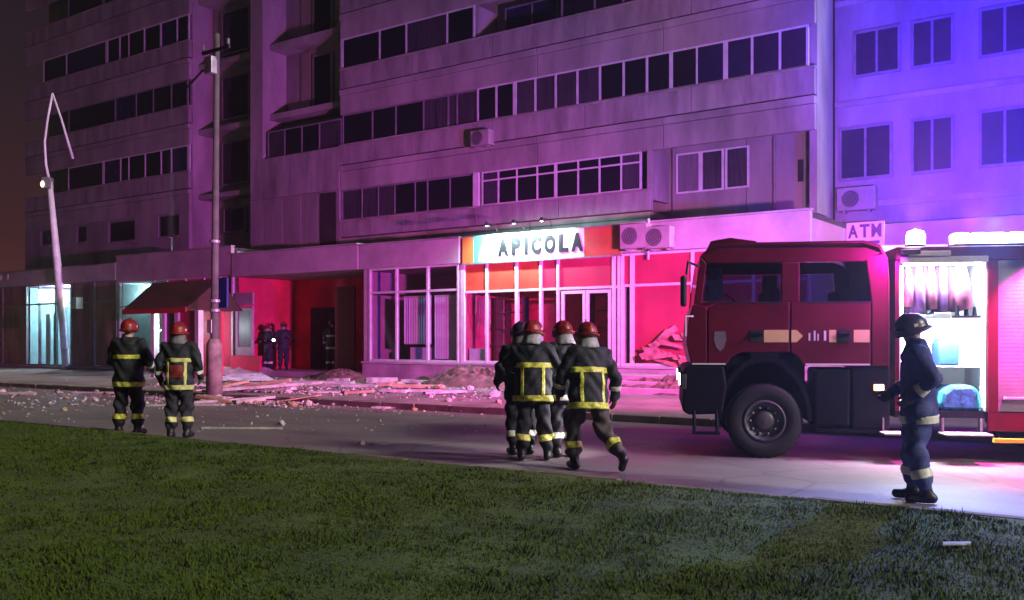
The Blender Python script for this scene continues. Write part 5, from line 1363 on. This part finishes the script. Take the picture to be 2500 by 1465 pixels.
plank('long pink pale slab on the pavement under the red entrance', 772, 938, 2.3, .55, R(-12), .09)
plank('cracked slab right of the long pale slab on the pavement', 850, 944, 1.9, .7, R(-14), .07)
plank('pale block shaped board in front of the blinds shop', 935, 935, .9, .4, R(-8), .16)
plank('narrow pale lath before the blinds shop plinth', 1035, 957, 1.7, .09, R(-8), .06)
plank('short thick piece lying on the pavement below the blinds shop cap', 968, 914, .8, .3, R(-20), .2)
plank('flat white plate in the road far from the kerb', 940, 997, .55, .28, R(-6), .04)
plank('small flat plate lying just beyond the flat white one in the road', 793, 960, .75, .22, R(-3), .05)
plank('pale strip at the far left between debris crumbs', 35, 963, 1.3, .2, R(-6), .06)
plank('pale strip behind the first firefighter', 245, 961, 1.6, .1, R(-4), .05)
plank('pale strip between the two firefighters in the road', 372, 992, .75, .12, R(0), .04)
plank('weathered wood piece leaning on the pale boards by the pole', 560, 950, 1.1, .16, R(35), .06, R(-9), M_wood)
plank('brown splintered board on the heap by the pole', 600, 945, 1.3, .22, R(-20), .06, R(6), M_wood)
plank('flat pale plate near the lawn right of centre', 936, 1086, .30, .12, R(-5), .02)
plank('flat white card lying on the lawn at lower right', 2335, 1330, .20, .07, R(3), .012, name='card', cat='card', group=None)
for i in range(16):
    plank('broken board in the heap right of the concrete pole', random.uniform(490, 720), random.uniform(938, 972), random.uniform(.6, 1.8), random.uniform(.08, .28), R(random.uniform(-25, 30)), random.uniform(.03, .09), R(random.uniform(-9, 9)), random.choice((M_board, M_board, M_wood)), group='boards heaped by the pole')
for i in range(9):
    plank('broken board lying flat on the pavement before the shop plinth', random.uniform(760, 1200), random.uniform(918, 965), random.uniform(.5, 1.5), random.uniform(.1, .35), R(random.uniform(-25, 12)), random.uniform(.03, .1), R(random.uniform(-4, 4)), random.choice((M_board, M_board, M_wood)), group='boards before the plinth')
# crumpled sheets by the kiosk
def sheet(label, px, py, w, d_, hgt, m, ang, seed):
    g, s_, dd_ = ground(px, py); rg = np.random.default_rng(seed); n = 14
    xs = np.linspace(-w / 2, w / 2, n); ys = np.linspace(-d_ / 2, d_ / 2, n); X_, Y_ = np.meshgrid(xs, ys, indexing='ij')
    Z_ = hgt * (.45 + .35 * np.sin(X_ * 7 / w + 2 * np.sin(Y_ * 6)) + .3 * rg.random((n, n))); Z_ *= np.clip(1.15 - (np.abs(X_) / (w / 2)) ** 3, 0.05, 1); Z_ *= np.clip(1.1 - (np.abs(Y_) / (d_ / 2)) ** 4, .05, 1)
    v = np.stack([X_.ravel(), Y_.ravel(), Z_.ravel() + .01], 1).tolist(); f = [(i*n+j, (i+1)*n+j, (i+1)*n+j+1, i*n+j+1) for i in range(n-1) for j in range(n-1)]
    o = MB().add(v, f).build('crumpled_sheet', m); sd = o.modifiers.new('thick', 'SOLIDIFY'); sd.thickness = .01
    o.location = g; o.rotation_euler = (0, 0, ang); tag(o, label, 'sheet', 'crumpled sheets by the kiosk')
sheet('crumpled pink white sheet at the foot of the kiosk', 600, 916, 2.6, .9, .30, M_board, R(-8), 1)
sheet('crumpled blue grey foil in front of the pink white sheet', 590, 930, 2.2, .8, .24, M_foil, R(-4), 2)
# chunks one can pick out
cms = []
for i in range(8):
    bm = bmesh.new(); bmesh.ops.create_icosphere(bm, subdivisions=1, radius=1)
    for v_ in bm.verts: v_.co = Vector((v_.co.x * random.uniform(.7, 1.2), v_.co.y * random.uniform(.6, 1.0), v_.co.z * random.uniform(.45, .8)))
    me = bpy.data.meshes.new('plaster_chunk'); bm.to_mesh(me); bm.free(); me.materials.append((M_chunk, M_chunk, M_board, M_wood)[i % 4]); cms.append(me)
def chunk(px, py, r, lbl, grp):
    g, s_, d_ = ground(px, py); o = link('plaster_chunk', random.choice(cms)); o.location = g + Vector((0, 0, r * .3)); o.scale = (r, r, r)
    o.rotation_euler = (random.uniform(-.3, .3), random.uniform(-.3, .3), random.uniform(0, 6.3)); tag(o, lbl, 'rubble chunk', grp)
spots = [((0, 262, 955, 1015), 26, .04, .11, 'plaster chunk among the debris at the far left of the road', 'chunks left of the firefighters'),
         ((372, 400, 940, 1000), 7, .04, .09, 'plaster chunk between the two lawn-side firefighters', 'chunks between the firefighters'),
         ((480, 760, 935, 985), 44, .04, .16, 'plaster chunk around the broken boards by the pole', 'chunks around the boards'),
         ((640, 1230, 920, 972), 46, .04, .15, 'plaster chunk on the pavement before the shops', 'chunks on the pavement'),
         ((560, 1240, 990, 1050), 12, .025, .06, 'small plaster chunk scattered on the open road', 'chunks on the road')]
for (x0, x1, y0, y1), n, r0, r1, lbl, grp in spots:
    for i in range(n):
        chunk(random.uniform(x0, x1), y0 + (y1 - y0) * random.random() ** 1.2, r0 + (r1 - r0) * random.random() ** 2, lbl, grp)
for px, py, r, lbl in ((1095, 980, .10, 'round pale chunk left of the pair before the plinth'), (1120, 983, .12, 'flat bright chunk right of its round neighbour'), (1218, 983, .09, 'small bright chunk at the left foot of the road group'),
                       (1150, 942, .16, 'bright chunk on the dark heap before the honey shop'), (1075, 950, .17, 'rough pale lump at the end of the narrow lath'), (1012, 1003, .09, 'tall crumbled lump alone in the road'), (1210, 968, .16, 'reddish lump on the pavement left of the road group'),
                       (882, 1086, .07, 'dark clod lying near the lawn edge'), (686, 1038, .10, 'tilted chunk at the end of the lone lath')):
    chunk(px, py, r, lbl, 'single chunks')
# fine crumbs nobody could count
mb = MB()
for i in range(1500):
    z = random.random()
    if z < .45: px, py = random.uniform(0, 780), random.gauss(975, 22)
    elif z < .8: px, py = random.uniform(600, 1260), random.gauss(955, 25)
    else: px, py = random.uniform(0, 1300), random.uniform(930, 1055)
    if py < 905 or py > 1065: continue
    g, s_, d_ = ground(px, py)
    if d_ > 15.5 or d_ < 2.75: continue
    r = .008 + .03 * random.random() ** 3; a = random.uniform(0, 6.3); c, s2 = math.cos(a) * r, math.sin(a) * r
    mb.add([(g.x - c, g.y - s2, g.z), (g.x + s2, g.y - c, g.z), (g.x + c * .8, g.y + s2, g.z), (g.x + random.uniform(-.3, .3) * r, g.y, g.z + r * random.uniform(.5, 1.2))], [(0, 1, 3), (1, 2, 3), (2, 0, 3)])
o = mb.build('debris_crumbs', M_chunk); tag(o, 'fine plaster crumbs and glass strewn over road and pavement', 'debris', kind='stuff')
# rubble in all sizes, thick along the pavement and over the heaps
mb = MB(); rr_ = random.Random(3)
for i in range(2200):
    if i < 1200: px, py = rr_.gauss(620, 95), rr_.gauss(958, 13)
    elif i < 1900: px, py = rr_.uniform(640, 1250), rr_.gauss(948, 14)
    else: px, py = rr_.uniform(0, 480), rr_.gauss(975, 15)
    if py < 918 or py > 1000: continue
    g, s_, d_ = ground(px, py)
    if d_ < 2.8: continue
    r = .015 + .075 * rr_.random() ** 2.5
    c = [Vector((rr_.uniform(.5, 1.2) * sg[0], rr_.uniform(.5, 1.2) * sg[1], rr_.uniform(.3, .9) * sg[2])) * r for sg in ((1, 0, .2), (-1, 0, .1), (0, 1, .2), (0, -1, .1), (.2, .1, 1), (0, 0, -1))]
    a = rr_.uniform(0, 6.3); Rz = Matrix.Rotation(a, 3, 'Z')
    mb.add([Rz @ v + Vector((g.x, g.y, g.z + r * .35)) for v in c], [(0, 2, 4), (2, 1, 4), (1, 3, 4), (3, 0, 4), (2, 0, 5), (1, 2, 5), (3, 1, 5), (0, 3, 5)], rr_.choice((0, 0, 1, 2)))
o = mb.build('rubble', [M_rub1, M_rub2, M_rub3]); tag(o, 'broken grey rubble strewn thickly along the pavement and kerb', 'rubble', kind='stuff')
# soil heaps thrown up against the plinth
def heap(label, px, d_, w, dep, hgt, seed, m=None):
    rg = np.random.default_rng(seed); n = 22; s_ = S(px, d_)
    xs = np.linspace(-1, 1, n); X_, Y_ = np.meshgrid(xs, xs, indexing='ij'); r2 = X_ ** 2 + Y_ ** 2
    Z_ = np.clip(1 - r2, 0, 1) ** 1.1 * hgt * (.75 + .5 * rg.random((n, n))) + .03 * rg.random((n, n)) * (r2 < .95) - .02
    o = MB().add(np.stack([X_.ravel() * w / 2, Y_.ravel() * dep / 2, Z_.ravel()], 1).tolist(), [(i*n+j, (i+1)*n+j, (i+1)*n+j+1, i*n+j+1) for i in range(n-1) for j in range(n-1)]).build('rubble_heap', m or M_soil)
    o.matrix_world = FRAME @ Matrix.Translation((s_, -d_, gz(d_))); tag(o, label, 'rubble heap', 'rubble heaps along the plinth')
heap('brown rubble heap before the honey shop plinth, left of the road group', 1155, 3.55, 3.6, 1.7, .50, 3)
heap('low rubble bank inside the red entrance edge', 835, 3.1, 2.6, 1.1, .30, 4)
heap('rubble heap before the boarded shop, right of the road group', 1585, 3.6, 2.4, 1.6, .34, 5)
heap('rubble heap close by the truck nose', 1660, 3.7, 1.8, 1.5, .42, 6)
heap('long low rubble bank behind the road group', 1390, 3.7, 4.2, 1.7, .26, 7)
# steps before the boarded shop
t = street_thing('shop_steps', 'worn concrete steps before the boarded shop beside the truck nose', 'steps', None, S(1600, 3.6), 0, 0)
for i in range(3): box('step', (-1.3, 2.4, -(4.4 - .35 * i) , -2.66 - .002 * i, .2, .40 + .14 * i), M_plinth, t, bevel=.015)

# ------------------------------------------------------------------ smoky night air
hz = MB().box(-90, 60, -12, 110, -1.0, 30.0).build('haze', None)
m = bpy.data.materials.new('haze_air'); m.use_nodes = True; m.node_tree.nodes.clear()
out = m.node_tree.nodes.new('ShaderNodeOutputMaterial'); pv_ = m.node_tree.nodes.new('ShaderNodeVolumePrincipled')
pv_.inputs['Color'].default_value = (0.9, 0.9, 0.92, 1); pv_.inputs['Density'].default_value = HAZE; pv_.inputs['Anisotropy'].default_value = 0.7
m.node_tree.links.new(pv_.outputs[0], out.inputs['Volume'])
hz.data.materials.clear(); hz.data.materials.append(m)
hz.display_type = 'WIRE'
tag(hz, 'thin smoky night air around the whole scene', 'haze', kind='stuff')
